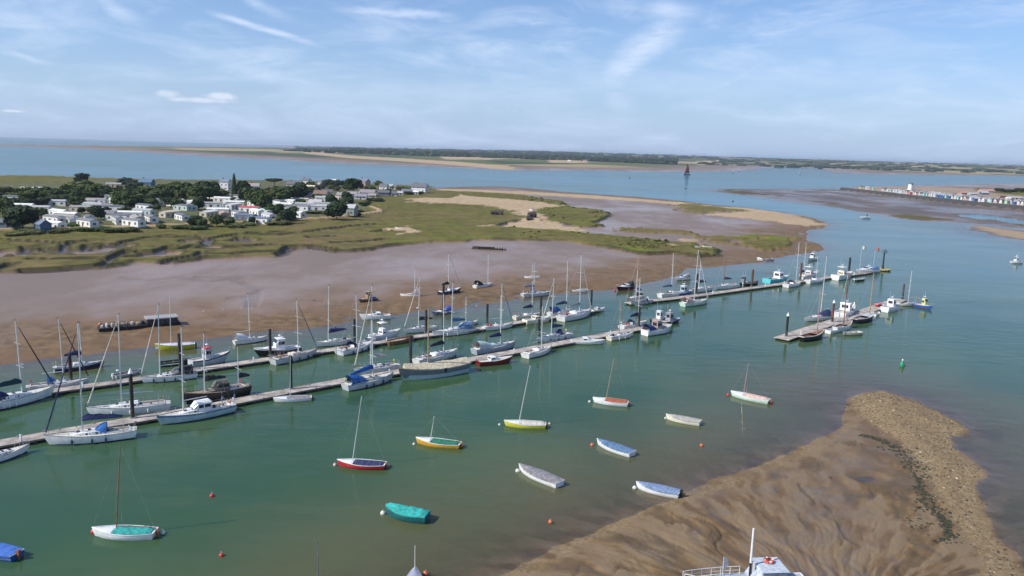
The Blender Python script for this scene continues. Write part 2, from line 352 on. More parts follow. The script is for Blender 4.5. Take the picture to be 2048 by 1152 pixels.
# near peninsula: mudflat, marsh, lagoon
hp = np.clip(sPEN*.035, -3, 0)*2.2+np.where(sPEN > 0, .06+.55*ss(sPEN, 0, 60)+.10*np.minimum(sPEN, 4)/4, 0)
nearrill = (1-ss(sPEN, 14, 30))*ss(sPEN, 0, 3)*(sPEN > 0)
hp += nearrill*(fbm(X/5, Y/9, 4, 21)-.5)*.55
hp += (sPEN > 0)*(fbm(X/18, Y/18, 3, 22)-.5)*.16
veg = np.maximum(ss(sMAR, -.3, 1.5), ss(sVE2, -1, 3))*(sPEN > 1)
isl = ss(fbm(X/30, Y/30, 4, 31), .35, .6)
def zc(ox, oy, k, pts): return [(ox+x/k, oy+y/k) for x, y in pts]
CREEKS = [zc(0, 320, 3.012, c) for c in ([(-60, 606), (80, 605), (160, 600)], [(190, 625), (300, 630), (420, 625), (620, 622)], [(150, 690), (300, 685), (450, 675), (600, 665), (660, 640)], [(-60, 700), (50, 665), (75, 655)],
  [(150, 575), (155, 550), (230, 545)], [(385, 580), (388, 545), (430, 520), (540, 510), (590, 508)], [(400, 560), (500, 560), (530, 540)], [(480, 590), (620, 585), (640, 570)], [(610, 530), (700, 535), (720, 530)],
  [(750, 520), (830, 500), (900, 490), (1010, 480), (1150, 480)], [(840, 580), (940, 575), (1030, 545)], [(650, 630), (720, 590), (770, 570)], [(780, 610), (870, 605)], [(1000, 635), (1100, 615), (1200, 600), (1215, 580)],
  [(1230, 590), (1400, 590), (1520, 580), (1680, 575)], [(1010, 485), (1200, 490), (1250, 500), (1240, 530)], [(1250, 500), (1440, 468), (1560, 470), (1680, 470), (1820, 455), (2040, 430)], [(1440, 490), (1480, 500), (1510, 505)],
  [(1870, 490), (1990, 480)], [(1340, 555), (1500, 545), (1600, 535)], [(1680, 590), (1750, 545), (1860, 540), (1990, 560)], [(-60, 500), (200, 515), (380, 530)], [(260, 560), (330, 570)], [(1100, 560), (1170, 540)])]
CREEKS += [zc(440, 270, 3.94, c) for c in ([(240, 800), (550, 790), (700, 790)], [(350, 815), (480, 820)], [(800, 770), (1050, 740), (1250, 725)], [(700, 830), (870, 828)], [(0, 915), (250, 905), (450, 900)], [(900, 880), (1100, 870), (1300, 850)], [(1200, 790), (1320, 775)])]
MCREEK = [zc(400, 520, 3.84, c) for c in ([(0, 150), (230, 155), (300, 180), (380, 210), (470, 240), (410, 290), (405, 370)], [(270, 310), (340, 300)])]+[[(248, 560), (300, 566), (360, 560), (420, 568), (480, 560)], [(900, 640), (960, 600), (1040, 590)]]
sCR = np.maximum.reduce([sdist(poly(c), closed=False, margin=12) for c in CREEKS])+wob*.9
sMC = np.maximum.reduce([sdist(poly(c), closed=False, margin=12) for c in MCREEK])+wob*1.2
PANS = [zc(0, 320, 3.012, [c])[0]+(r,) for c, r in (((185, 578), 3.2), ((285, 574), 2.6), ((415, 575), 3), ((545, 572), 4), ((975, 590), 4), ((1262, 548), 3), ((25, 582), 3.5), ((700, 545), 3), ((1150, 510), 2.5), ((1470, 505), 3))]
sPN = np.full(X.shape, -99.)
for px_, py_, r_ in PANS:
    ax_, ay_ = P2(px_, py_); sPN = np.maximum(sPN, r_-np.hypot((X-ax_)*.7, (Y-ay_)*.45)+wob*1.0)
r1 = np.abs(fbm(X/26+.6*wob, Y/34, 3, 41)-.5); r2 = np.abs(fbm(X/13, Y/17, 3, 47)-.5)
west = 1-ss(X, 20, 95)                                           # creeks only where the salt marsh is cut up
inm = (sMAR > 1.0)*(sVI < -8)
cw = np.maximum(ss(sCR, -1.9, -.9), ss(sPN, -.3, .6))*(sPEN > 1)
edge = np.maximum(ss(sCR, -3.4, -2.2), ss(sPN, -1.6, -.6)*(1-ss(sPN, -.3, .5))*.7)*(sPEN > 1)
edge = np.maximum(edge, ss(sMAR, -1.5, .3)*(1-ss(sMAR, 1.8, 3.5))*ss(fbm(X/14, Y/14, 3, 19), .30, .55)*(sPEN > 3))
hp += veg*(.95+.3*(fbm(X/5, Y/5, 3, 52)-.5)*2)-cw*1.15-ss(sMC, -2.2, -.8)*.22
hum = ss(fbm(X/12, Y/10, 3, 71), .52, .72)*(sMAR > 2)*(1-west)
hp += hum*.9*ss(-sSA, 0, 5)*ss(-sVI, 0, 5)
hp += ss(sVI, 0, 4)*.5+1.1*(1-ss(np.abs(sPA+0), 0, 5))*ss(sVI, -14, -8)*(sPEN > 2)
hp -= ss(sLAG, 0, 3)*.10
hp += ss(sSA, 0, 4)*.35*(fbm(X/15, Y/15, 3, 81)+.3)
hp = np.where(sPEN > 4, np.maximum(hp, .10), hp)
h = np.maximum(h, hp)
hf = np.clip(sFAR*.01, -3, .9)+np.where(sFAR > 150, 0, 0)
rise = ss(sFAR, 250, 2500)*8+ss(DIST, 4500, 9500)*(18+16*fbm(X/1500, Y/3000, 3, 90))*ss(azs[None, :].repeat(RN, 0).ravel(), R(-16), R(4))
hf = hf+np.where(sFAR > 0, rise*ss(X/DIST, -.33, -.22), 0)
h = np.maximum(h, hf); h = np.maximum(h, np.clip(sFH*.05, -3, 14+10*fbm(X/900, Y/900, 2, 4)))
hr = np.clip(sRSP*.03, -3, .7)+.25*(fbm(X/14, Y/14, 3, 95)-.5)+ss(sRT, 0, 5)*3.2-ss(sRP, 0, 6)*2.2+ss(sRG, 0, 20)*1.0
h = np.maximum(h, np.where(sRSP > -100, hr, -3)); h = np.maximum(h, np.clip(sRI*.02, -3, .6))
# foreground bank: gentle silt fan cut by gullies, shell and stone ridge on its seaward side
cx, cy = P2(1690, 1270)
an = np.arctan2(X-cx, Y-cy); rad = np.hypot(X-cx, Y-cy)
gw = (fbm(X/5, Y/5, 3, 101)-.5)
an_ = an*5.2+gw*2.6+rad*.03
gul = np.abs(vnoise(an_*1.5, rad*.045, 111)-.5)*2
gul2 = np.abs(vnoise(an_*3.1+7, rad*.09, 118)-.5)*2
stk = fbm(an*22+gw*1.2, rad*.22, 4, 131)
silt = (1-ss(sGR, -3, 1))*ss(sBK, 0.5, 6)
lob = np.sqrt(np.clip(gul, 0, .5))*.62+np.sqrt(np.clip(gul2, 0, .4))*.26
hb = np.where(sBK < 0, np.clip(sBK*.045, -3, 0), .05+.30*ss(sBK, 0, 8))
gul3 = np.abs(vnoise(an*30+gw*5, rad*.20, 141)-.5)*2
hb = hb+silt*((lob-.40)*.52+.14*(stk-.5)+.10*(np.sqrt(gul3)-.6))*(1-.6*ss(rad, 24, 42))+ss(sGR, -1, 4)*(.22+.16*fbm(X/2, Y/2, 3, 12))*ss(sBK, 0, 5)
hb += (fbm(X/1.2, Y/1.2, 3, 14)-.5)*.07
bx, by = P2(1738, 960); pool = 1-ss(np.hypot((X-bx)/2.4, (Y-by)/1.6), .6, 1.2); hb -= pool*.35
h = np.maximum(h, np.where(sBK > -55, hb, -3))
zone = np.zeros((len(X), 4)); zone2 = np.zeros((len(X), 4))
bk = sBK > -55; pen = (sPEN > -30) & ~bk; far = ((sFAR > -3000) | (sFH > -2000)) & ~pen & ~bk & (DIST > 1300); rsp = ((sRSP > -120) | (sRI > -90)) & ~pen & ~far & ~bk
zone[:, 0] = veg*(1-cw)*(1-ss(sSA, -2, 2)); zone[:, 1] = np.maximum(np.maximum(ss(sSA, -2, 2), 1-ss(-sPA, .9, 2.0)), 0)*(sPEN > 0)
zone[:, 2] = np.maximum(ss(sPEN+9*wob+(fbm(X/12, Y/12, 4, 88)-.5)*26, 6, 48)*(1-veg), cw)*(sPEN > 0)
med = ss(sMC, -2.6, -1.0)*(sPEN > 2)
zone[:, 3] = ss(sVI, 0, 3)
bright = ss(fbm(X/35, Y/25, 4, 77), .4, .62)
sLB = sdist(poly([(1000, 1165), (1060, 1135), (1165, 1086), (1300, 1024), (1420, 978), (1560, 922), (1650, 885), (1705, 850)]), closed=False, margin=20)+wob*.6
zone2[:, 0] = np.maximum(ss(sGR, -.5, 1.2), .62*ss(sLB, -1.7, -.3)*ss(fbm(X/1.5, Y/1.5, 3, 15), .3, .6))*bk; zone2[:, 2] = bright*(.35+.65*(1-west))+.5*(ss(-sMAR, -12, -2))*(sMAR > -1)
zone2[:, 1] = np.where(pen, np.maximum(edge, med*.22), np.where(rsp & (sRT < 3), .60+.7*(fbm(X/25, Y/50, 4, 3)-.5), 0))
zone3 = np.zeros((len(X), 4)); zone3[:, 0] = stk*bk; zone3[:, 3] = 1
zone2[:, 3] = np.where(bk, silt*(1-ss(np.minimum(gul, gul2*2.2), .02, .16))*.8+pool, 0)
zone[:, 0] = np.where(far, ss(sFAR, 120, 420)*(1-ss(sFSA, -20, 10)), zone[:, 0]); zone[:, 0] = np.where((sFH > -50) & (DIST > 5000), 1, zone[:, 0])
zone[:, 1] = np.where(far, ss(sFSA, -8, 8), zone[:, 1]); zone[:, 2] = np.where(far, 1-ss(sFAR, 30, 120)*.4, zone[:, 2])
zone[:, 0] = np.where(rsp, np.maximum(ss(sRG, 0, 12), ss(fbm(X/30, Y/50, 3, 34), .55, .65)*(1-ss(sRSP, 20, 40))*.8*(sRSP > 3)), zone[:, 0])
zone[:, 1] = np.where(rsp, np.maximum(ss(sRT, 6, 14)*(1-ss(sRG, 0, 12))*.45, ss(sRI, 0, 8)*.7), zone[:, 1]); zone[:, 2] = np.where(rsp, 1, zone[:, 2])
idx = np.arange(RN*AZN).reshape(RN, AZN)
quads = np.stack([idx[:-1, :-1], idx[:-1, 1:], idx[1:, 1:], idx[1:, :-1]], -1).reshape(-1, 4)
def grid_obj(name, Z, fsel, material, attrs):
    q = quads[fsel]; used, inv = np.unique(q, return_inverse=True); q = inv.reshape(-1, 4)
    me = bpy.data.meshes.new(name); me.vertices.add(len(used)); me.loops.add(q.size); me.polygons.add(len(q))
    co = np.stack([X[used], Y[used], Z[used]], -1).astype(np.float32)
    me.vertices.foreach_set('co', co.ravel()); me.loops.foreach_set('vertex_index', q.ravel()[:].astype(np.int32))
    me.polygons.foreach_set('loop_start', np.arange(0, q.size, 4, dtype=np.int32)); me.polygons.foreach_set('use_smooth', np.ones(len(q), bool))
    me.update(calc_edges=True)
    for an_, arr in attrs.items():
        at = me.color_attributes.new(an_, 'FLOAT_COLOR', 'POINT'); at.data.foreach_set('color', arr[used].astype(np.float32).ravel())
    me.materials.append(material); o = bpy.data.objects.new(name, me); sc.collection.objects.link(o); return struct(o)

def ground_material():
    m = bpy.data.materials.new('ground'); m.use_nodes = True; b = NB(m.node_tree); p = m.node_tree.nodes['Principled BSDF']
    def at(n):
        a = b.n('ShaderNodeAttribute', attribute_name=n); s = b.n('ShaderNodeSeparateColor'); b.l(a.outputs['Color'], s.inputs[0]); return s.outputs[0], s.outputs[1], s.outputs[2], a.outputs['Alpha']
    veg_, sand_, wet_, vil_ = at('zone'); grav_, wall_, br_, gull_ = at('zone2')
    pos = b.n('ShaderNodeTexCoord').outputs['Object']
    n1 = b.noise(pos, .35, 6, .62); n2 = b.noise(pos, .05, 5, .6); n3 = b.noise(pos, 1.6, 6, .65); n4 = b.noise(b.mapping(pos, (1, .5, 1)), .018, 6, .62)
    n5 = b.noise(pos, 5.0, 4, .6)
    mud = b.mix(b.mr(n1, .3, .7), (.100, .062, .028), (.205, .133, .062))
    mud = b.mix(b.mr(n2, .42, .68), mud, (.165, .098, .050))
    mud = b.mix(b.m('MULTIPLY', b.mr(n3, .55, .72), .5), mud, (.085, .062, .036))
    wetm = b.mix(b.mr(n4, .35, .62), (.280, .190, .138), (.190, .142, .115)); wetm = b.mix(b.m('MULTIPLY', b.mr(n2, .55, .75), .6), wetm, (.235, .155, .11))
    wetm = b.mix(b.m('MULTIPLY', b.mr(n1, .5, .75), .35), wetm, (.13, .105, .09))
    col = b.mix(wet_, mud, wetm)
    col = b.mix(b.m('MULTIPLY', gull_, .55), col, (.10, .082, .058))
    s3 = b.n('ShaderNodeSeparateColor'); a3 = b.n('ShaderNodeAttribute', attribute_name='zone3'); b.l(a3.outputs['Color'], s3.inputs[0])
    nb = b.mr(s3.outputs[0], .001, .01); st_ = s3.outputs[0]
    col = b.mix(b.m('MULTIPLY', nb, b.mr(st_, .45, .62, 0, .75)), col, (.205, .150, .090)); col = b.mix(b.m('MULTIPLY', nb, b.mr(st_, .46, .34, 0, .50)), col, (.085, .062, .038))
    col = b.mix(b.m('MULTIPLY', nb, b.m('MULTIPLY', b.mr(n2, .48, .62, 0, .8), b.mr(n1, .3, .6))), col, (.150, .118, .092))
    # gravel, shells
    vor = b.n('ShaderNodeTexVoronoi'); b.l(pos, vor.inputs[0]); vor.inputs['Scale'].default_value = 3.4
    peb = b.mix(b.mr(vor.outputs['Color'], .2, .9), (.17, .125, .070), (.29, .22, .13))
    peb = b.mix(b.m('MULTIPLY', b.mr(n5, .60, .72), .5), peb, (.06, .05, .035)); peb = b.mix(b.mr(n1, .4, .7, 0, .6), peb, (.22, .155, .085))
    col = b.mix(grav_, col, peb)
    # saltmarsh / grass
    g = b.mix(b.mr(n1, .32, .68), (.076, .072, .016), (.160, .142, .040))
    g = b.mix(b.m('MULTIPLY', b.mr(n3, .5, .7), .6), g, (.05, .052, .022))
    g = b.mix(b.m('MULTIPLY', br_, b.mr(n2, .35, .65, .25, .9)), g, (.150, .175, .022))
    g = b.mix(b.m('MULTIPLY', b.mr(n4, .48, .62), .65), g, (.175, .125, .062)); g = b.mix(b.m('MULTIPLY', b.mr(b.noise(b.mapping(pos, (.5, 1, 1)), .12, 5, .65), .5, .66), .55), g, (.075, .078, .022)); g = b.mix(b.m('MULTIPLY', b.mr(b.noise(b.mapping(pos, (.4, 1, 1)), .42, 6, .7), .50, .68), .6), g, (.045, .050, .016)); g = b.mix(b.m('MULTIPLY', b.mr(b.noise(b.mapping(pos, (.3, 1, 1), loc=(9, 4, 0)), .07, 6, .7), .52, .66), .6), g, (.165, .115, .058))
    vcol = b.mix(b.mr(n1, .4, .6), (.06, .075, .03), (.15, .14, .075)); g = b.mix(vil_, g, vcol)
    vf = b.n('ShaderNodeTexVoronoi'); b.l(b.mapping(pos, (1, .45, 1)), vf.inputs[0]); vf.inputs['Scale'].default_value = .0032
    sp = b.n('ShaderNodeSeparateColor'); b.l(vf.outputs['Color'], sp.inputs[0])
    fld = b.mix(b.mr(sp.outputs[0], .55, .6), (.10, .115, .045), (.30, .245, .13)); fld = b.mix(b.mr(sp.outputs[1], .6, .65), fld, (.055, .075, .035))
    dl = b.n('ShaderNodeVectorMath', operation='LENGTH'); b.l(pos, dl.inputs[0]); farf = b.mr(dl.outputs['Value'], 1350, 1500)
    g = b.mix(farf, g, fld)
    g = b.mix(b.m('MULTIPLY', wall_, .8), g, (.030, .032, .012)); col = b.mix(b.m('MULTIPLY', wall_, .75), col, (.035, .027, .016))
    col = b.mix(veg_, col, g)
    snd = b.mix(b.mr(n1, .35, .65), (.34, .25, .15), (.44, .34, .22)); snd = b.mix(b.m('MULTIPLY', b.mr(n4, .5, .65), .5), snd, (.33, .235, .16))
    col = b.mix(sand_, col, snd)
    b.l(col, p.inputs['Base Color'])
    dry = b.m('MAXIMUM', b.m('MAXIMUM', veg_, sand_), grav_)
    b.l(b.mix(dry, b.mix(b.m('MAXIMUM', wet_, gull_), (.62,)*3, b.mix(b.mr(n4, .42, .58), (.26,)*3, (.5,)*3)), (.9,)*3), p.inputs['Roughness'])
    b.l(b.mix(dry, (.20,)*3, (.12,)*3), p.inputs['Specular IOR Level'])
    bump = b.n('ShaderNodeBump'); bump.inputs['Strength'].default_value = .55; bump.inputs['Distance'].default_value = .12
    hh = b.m('ADD', n3, b.m('MULTIPLY', b.m('MULTIPLY', n5, .5), grav_)); hh = b.m('ADD', hh, b.m('MULTIPLY', b.m('MULTIPLY', n1, veg_), 4.0))
    b.l(hh, bump.inputs['Height']); b.l(bump.outputs[0], p.inputs['Normal'])
    return m
GM = ground_material()
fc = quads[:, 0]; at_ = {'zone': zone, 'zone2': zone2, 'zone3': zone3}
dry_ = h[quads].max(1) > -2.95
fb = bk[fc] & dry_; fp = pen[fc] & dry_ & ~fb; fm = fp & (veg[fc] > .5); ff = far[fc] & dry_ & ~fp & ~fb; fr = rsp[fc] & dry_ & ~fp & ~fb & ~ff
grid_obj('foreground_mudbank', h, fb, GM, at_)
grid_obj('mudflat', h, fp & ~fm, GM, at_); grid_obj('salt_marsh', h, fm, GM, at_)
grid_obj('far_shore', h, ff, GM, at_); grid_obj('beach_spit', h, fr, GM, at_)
SB = mat('seabed_silt', (.10, .085, .05), .9)
bpy_sb = MB().add([(-27000, -300, -3.02), (27000, -300, -3.02), (27000, 27000, -3.02), (-27000, 27000, -3.02)], [(0, 1, 2, 3)]).build('seabed', SB); struct(bpy_sb)

def water_material():
    m = bpy.data.materials.new('water'); m.use_nodes = True; nt = m.node_tree; nt.nodes.remove(nt.nodes['Principled BSDF']); b = NB(nt)
    out = nt.nodes['Material Output']; pos = b.n('ShaderNodeTexCoord').outputs['Object']
    a = b.n('ShaderNodeAttribute', attribute_name='depth'); s = b.n('ShaderNodeSeparateColor'); b.l(a.outputs['Color'], s.inputs[0])
    dep = s.outputs[0]; off = s.outputs[1]
    nl = b.noise(pos, .02, 4, .6); silt = b.noise(b.mapping(pos, (1, .6, 1)), .06, 5, .6)
    deep = b.mix(b.mr(nl, .38, .62), (.028, .076, .036), (.050, .096, .040)); deep = b.mix(b.m('MULTIPLY', b.mr(b.noise(b.mapping(pos, (.3, 1, 1), rot=(0, 0, R(22))), .09, 5, .65, .6), .45, .7), .5), deep, (.062, .098, .046))
    tur = b.mix(b.m('MULTIPLY', b.mr(dep, .0, 1.5, 1, 0), b.mr(silt, .3, .7, .6, 1)), deep, (.125, .108, .052))
    tur = b.mix(off, tur, (.05, .17, .25))  # far water: body tone plus reflected sky blue, painted into the diffuse colour
    dif = b.n('ShaderNodeBsdfDiffuse'); b.l(tur, dif.inputs[0])
    tr = b.n('ShaderNodeBsdfTransparent')
    opa = b.m('SUBTRACT', 1, b.m('EXPONENT', b.m('MULTIPLY', dep, -3.4)))
    body = b.n('ShaderNodeMixShader'); b.l(opa, body.inputs[0]); b.l(tr.outputs[0], body.inputs[1]); b.l(dif.outputs[0], body.inputs[2])
    w1 = b.noise(b.mapping(pos, (1, 1.6, 1), rot=(0, 0, R(25))), 1.5, 4, .6); w2 = b.noise(b.mapping(pos, (1, 2.2, 1), rot=(0, 0, R(25))), .22, 3, .55)
    w3 = b.noise(b.mapping(pos, (1, 2.0, 1), rot=(0, 0, R(20))), .02, 4, .6)
    hh = b.m('ADD', b.m('MULTIPLY', w1, .022), b.m('MULTIPLY', w2, .10)); 
    hh = b.m('MULTIPLY', hh, b.mr(w3, .38, .62, .35, 1.7))
    bump = b.n('ShaderNodeBump'); bump.inputs['Strength'].default_value = 1.0; bump.inputs['Distance'].default_value = .5; b.l(hh, bump.inputs['Height'])
    gl = b.n('ShaderNodeBsdfGlossy'); b.l(b.mr(b.noise(b.mapping(pos, (.35, 1.3, 1), rot=(0, 0, R(20))), .035, 5, .6), .42, .62, .03, .17), gl.inputs['Roughness']); b.l(bump.outputs[0], gl.inputs['Normal'])
    fr = b.n('ShaderNodeFresnel'); fr.inputs[0].default_value = 1.33; b.l(bump.outputs[0], fr.inputs['Normal']); frc = b.m('MINIMUM', fr.outputs[0], .50)
    mx = b.n('ShaderNodeMixShader'); b.l(frc, mx.inputs[0]); b.l(body.outputs[0], mx.inputs[1]); b.l(gl.outputs[0], mx.inputs[2])
    b.l(mx.outputs[0], out.inputs[0]); return m
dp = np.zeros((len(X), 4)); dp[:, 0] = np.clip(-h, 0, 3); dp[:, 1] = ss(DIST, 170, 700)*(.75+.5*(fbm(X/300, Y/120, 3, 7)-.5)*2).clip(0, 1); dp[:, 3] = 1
fw = h[quads].min(1) < .05
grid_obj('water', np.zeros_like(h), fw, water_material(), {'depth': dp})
def hterr(x, y):
    r = math.hypot(x, y); a = math.atan2(x, y); i = int(np.argmin(np.abs(rs_-r))); j = int(round((a-azs[0])/(azs[1]-azs[0])))
    return float(h.reshape(RN, AZN)[i, min(max(j, 0), AZN-1)])
def G(px, py):
    z = 0.5
    for _ in range(4): p = P(px, py, z); z = max(hterr(p.x, p.y), 0)
    return Vector((p.x, p.y, z))
# ------------------------------------------------------------ boat building
def hull_f(L, B, F, tr=.7, rake=.5, counter=.15, sheer=1.0, full=.8, n=13):
    """returns rings and functions for half breadth, sheer height and deck x at station s (0 stern, 1 bow)"""
    def hb(s):
        if s <= .45: return B/2*(tr+(1-tr)*math.sin(math.pi/2*s/.45))
        return B/2*max(.03, math.cos(math.pi/2*(s-.45)/.55)**full)
    def zs(s): return F*(1+sheer*(.55*max(0, s-.35)**2*1.6+.25*max(0, .3-s)**2*3))
    def xs(s): return -L/2+L*s+rake*F*s**4-counter*F*(1-s)**4
    rs = []
    for k in range(n):
        s = k/(n-1); b_ = hb(s); z = zs(s); xd = xs(s); xw = -L/2+L*s
        xm = (xd+xw)/2; wl = .86 if s < .9 else .6
        r = [(xd, b_, z), (xm*.5+xd*.5, b_*.985, z*.6), (xw, b_*wl, 0.02), (xw*.97, b_*.5, -.35), (xw*.97, -b_*.5, -.35), (xw, -b_*wl, 0.02), (xm*.5+xd*.5, -b_*.985, z*.6), (xd, -b_, z)]
        rs.append(r)
    return rs, hb, zs, xs
def put_hull(o, L, B, F, hullm, bootm=None, stripem=None, **k):
    rs, hb, zs, xs = hull_f(L, B, F, **k)
    m = MB(); n = 8; m.rings(rs, closed=False, cap=False)
    m.f.append(tuple(range(8))); m.f.append(tuple(range(len(m.v)-8, len(m.v))))
    m.build('hull', hullm, o, smooth=True)
    S = [i/12 for i in range(13)]
    if bootm:
        q = MB()
        for sg in (1, -1):
            q.rings([[(-L/2+L*s+.0, sg*(hb(s)*(.86 if s < .9 else .6)+.012+.002), -.05), (-L/2+L*s+.02*s, sg*(hb(s)*(.875 if s < .9 else .63)+.016), .15)] for s in S], closed=False, cap=False)
        q.build('boot_top', bootm, o)
    if stripem:
        q = MB()
        for sg in (1, -1):
            q.rings([[(xs(s)*.995, sg*(hb(s)*.995+.012), zs(s)*.82), (xs(s), sg*(hb(s)+.014), zs(s)*.96)] for s in S], closed=False, cap=False)
        q.build('sheer_stripe', stripem, o)
    return hb, zs, xs
def put_deck(o, hb, zs, xs, m, s0=0, s1=1.0, dz=-.03, name='deck', w=.965, crown=.05):
    q = MB(); S = [s0+(s1-s0)*i/12 for i in range(13)]
    q.rings([[(xs(s)*(1 if s > .02 else .995), hb(s)*w*t, zs(s)+dz+crown*(1-t*t)) for t in (1, .5, 0, -.5, -1)] for s in S], closed=False, cap=False)
    q.build(name, m, o)
def gunwale(o, hb, zs, xs, m, r=.045, name='gunwale'):
    q = MB(); S = [i/14 for i in range(15)]
    for sg in (1, -1): q.path([(xs(s), sg*hb(s), zs(s)+.01) for s in S], r, 4)
    q.tube((xs(0), hb(0), zs(0)+.01), (xs(0), -hb(0), zs(0)+.01), r, r, 4); q.build(name, m, o)
def house(o, st, m, name='cabin', win=None, winm=None, wf=(.35, .8), front=False, back=False):
    """st: (x, halfwidth, z0, z1, topfrac) stations stern to bow; win: list of (xa, xb)"""
    q = MB()
    rs = [[(x, w, a), (x, w*(.5+.5*t), a+(c-a)*.86), (x, w*t*.82, c), (x, -w*t*.82, c), (x, -w*(.5+.5*t), a+(c-a)*.86), (x, -w, a)] for x, w, a, c, t in st]
    q.rings(rs); h_ = q.build(name, m, o, smooth=False)
    if win:
        def at(x):
            for p_, r_ in zip(st, st[1:]):
                if p_[0] <= x <= r_[0]:
                    t = (x-p_[0])/(r_[0]-p_[0]+1e-9); return [a+(c-a)*t for a, c in zip(p_, r_)]
            return st[0] if x < st[0][0] else st[-1]
        for xa, xb in win:
            for sg in (1, -1):
                pts = []; wq = MB()
                for x in (xa, xb):
                    _, w, a, c, t = at(x); H = (c-a)*.86
                    for f in wf:
                        ww = w+(w*(.5+.5*t)-w)*f; pts.append((x, sg*(ww+.012), a+H*f))
                wq.add([pts[0], pts[2], pts[3], pts[1]]+[(p[0], p[1]-sg*.03, p[2]) for p in (pts[0], pts[2], pts[3], pts[1])],
                       [(0, 1, 2, 3), (7, 6, 5, 4), (0, 4, 5, 1), (1, 5, 6, 2), (2, 6, 7, 3), (3, 7, 4, 0)])
                wq.build('window', winm or GLASS, h_)
    for flag, k in ((front, -1), (back, 0)):
        if flag:
            x, w, a, c, t = st[k]; d = .02 if k else -.02
            H = c-a; wq = MB()
            for y0, y1 in ((-.85, -.33), (-.27, .27), (.33, .85)):
                wq.box(min(x, x+d), max(x, x+d), y0*w*t*.82, y1*w*t*.82, a+H*.42, a+H*.82)
            wq.build('windscreen', GLASS, h_)
    return h_
def arch(o, x0, x1, w, z0, hgt, m, name='sprayhood', lean=.25):
    q = MB(); rs = []
    for k in range(5):
        t = k/4; x = x0+(x1-x0)*t; hh = hgt*(1-(t**2.2)*.75); ww = w*(1-.12*t)
        rs.append([(x-lean*hh*0, ww*math.cos(a), z0+hh*max(0, math.sin(a))**.7) for a in [math.pi*i/8 for i in range(9)]])
    q.rings(rs, closed=False, cap=False); q.v += []; q.f.append(tuple(range(len(q.v)-9, len(q.v))))
    q.build(name, m, o, smooth=True)
def rig(o, mx, z0, H, dx, L, hb, zs, xs, mastm=ALU, r=.085, boom=None, bdir=-1, blen=None, coverm=None, furl=None, spr=2, stays=True, radar=False, bz=1.5, gaff=False):
    top = (mx+dx, 0, H); q = MB(); q.tube((mx, 0, z0), top, r, r*.72, 7)
    ms = q.build('mast', mastm, o, smooth=True)
    def on(z): t = (z-z0)/(H-z0); return (mx+dx*t, 0, z)
    if spr:
        q = MB()
        for k in range(spr):
            z = z0+(H-z0)*(.45 if spr == 1 else (.36, .68)[k]); c_ = on(z); w = hb(.55)*(.8-.2*k)
            q.tube((c_[0], -w, z+.05), (c_[0], w, z+.05), .028, .028, 4)
        q.build('spreader', mastm, ms)
        q = MB(); q.tube(on(H-.02), (top[0]-.05, 0, H+.5), .012, .012, 4); q.ell((top[0]-.15, 0, H+.12), .14, .05, .05, 6, 4); q.build('masthead_gear', BLACK, ms)
    if stays:
        q = MB(); bw = (xs(.985), 0, zs(.985)); sb_ = xs((mx+L/2)/L if 0 < (mx+L/2)/L < 1 else .5)
        ft = on(z0+(H-z0)*.98)
        q.tube(xs_(bw), ft, .009, .009, 4)
        q.tube((xs(0), 0, zs(0)), on(H), .009, .009, 4)
        s_ = (mx+L/2)/L
        for sg in (1, -1):
            q.tube((mx-.1, sg*hb(min(max(s_, 0), 1))*.95, zs(s_)), on(z0+(H-z0)*.95), .007, .007, 4)
        q.build('rigging', STEEL, o)
        if furl:
            q = MB(); a = Vector(bw)+Vector((-.05, 0, .35)); c_ = Vector(ft); d = c_-a
            q.tube(a, a+d*.5, .10, .085, 6); q.tube(a+d*.5, a+d*.93, .085, .04, 6); q.build('furled_genoa', furl, o, smooth=True)
    if boom is not None:
        bl = blen or .36*L; zb = z0+bz; b0 = Vector(on(zb)); b1 = b0+Vector((bdir*bl, 0, boom)); q = MB(); q.tube(b0, b1, .06, .05, 6); bo = q.build('boom', mastm, o)
        if coverm:
            q = MB(); rs = []
            for k in range(8):
                t = k/7; p = b0.lerp(b1, t*.98+.005); hh = (.58*(1-t)**.8+.20)*min(1, .55+t*4); ww = .20*(1-t)+.12
                hh *= 1+.10*math.sin(k*2.7)
                rs.append([(p.x, ww*math.cos(a)*(.75 if math.sin(a) > 0 else 1), p.z+.04+(hh*math.sin(a) if math.sin(a) > 0 else .12*math.sin(a))) for a in [2*math.pi*i/8 for i in range(8)]])
            q.rings(rs); q.build('sail_cover', coverm, bo, smooth=True)
    if radar:
        c_ = on(z0+(H-z0)*.38); q = MB(); q.ell((c_[0]+.3, 0, c_[2]), .26, .26, .13, 8, 4); q.tube((c_[0], 0, c_[2]-.05), (c_[0]+.3, 0, c_[2]-.05), .04, .04, 4); q.build('radar_dome', WHITE, ms, smooth=True)
    return ms
def xs_(p): return p
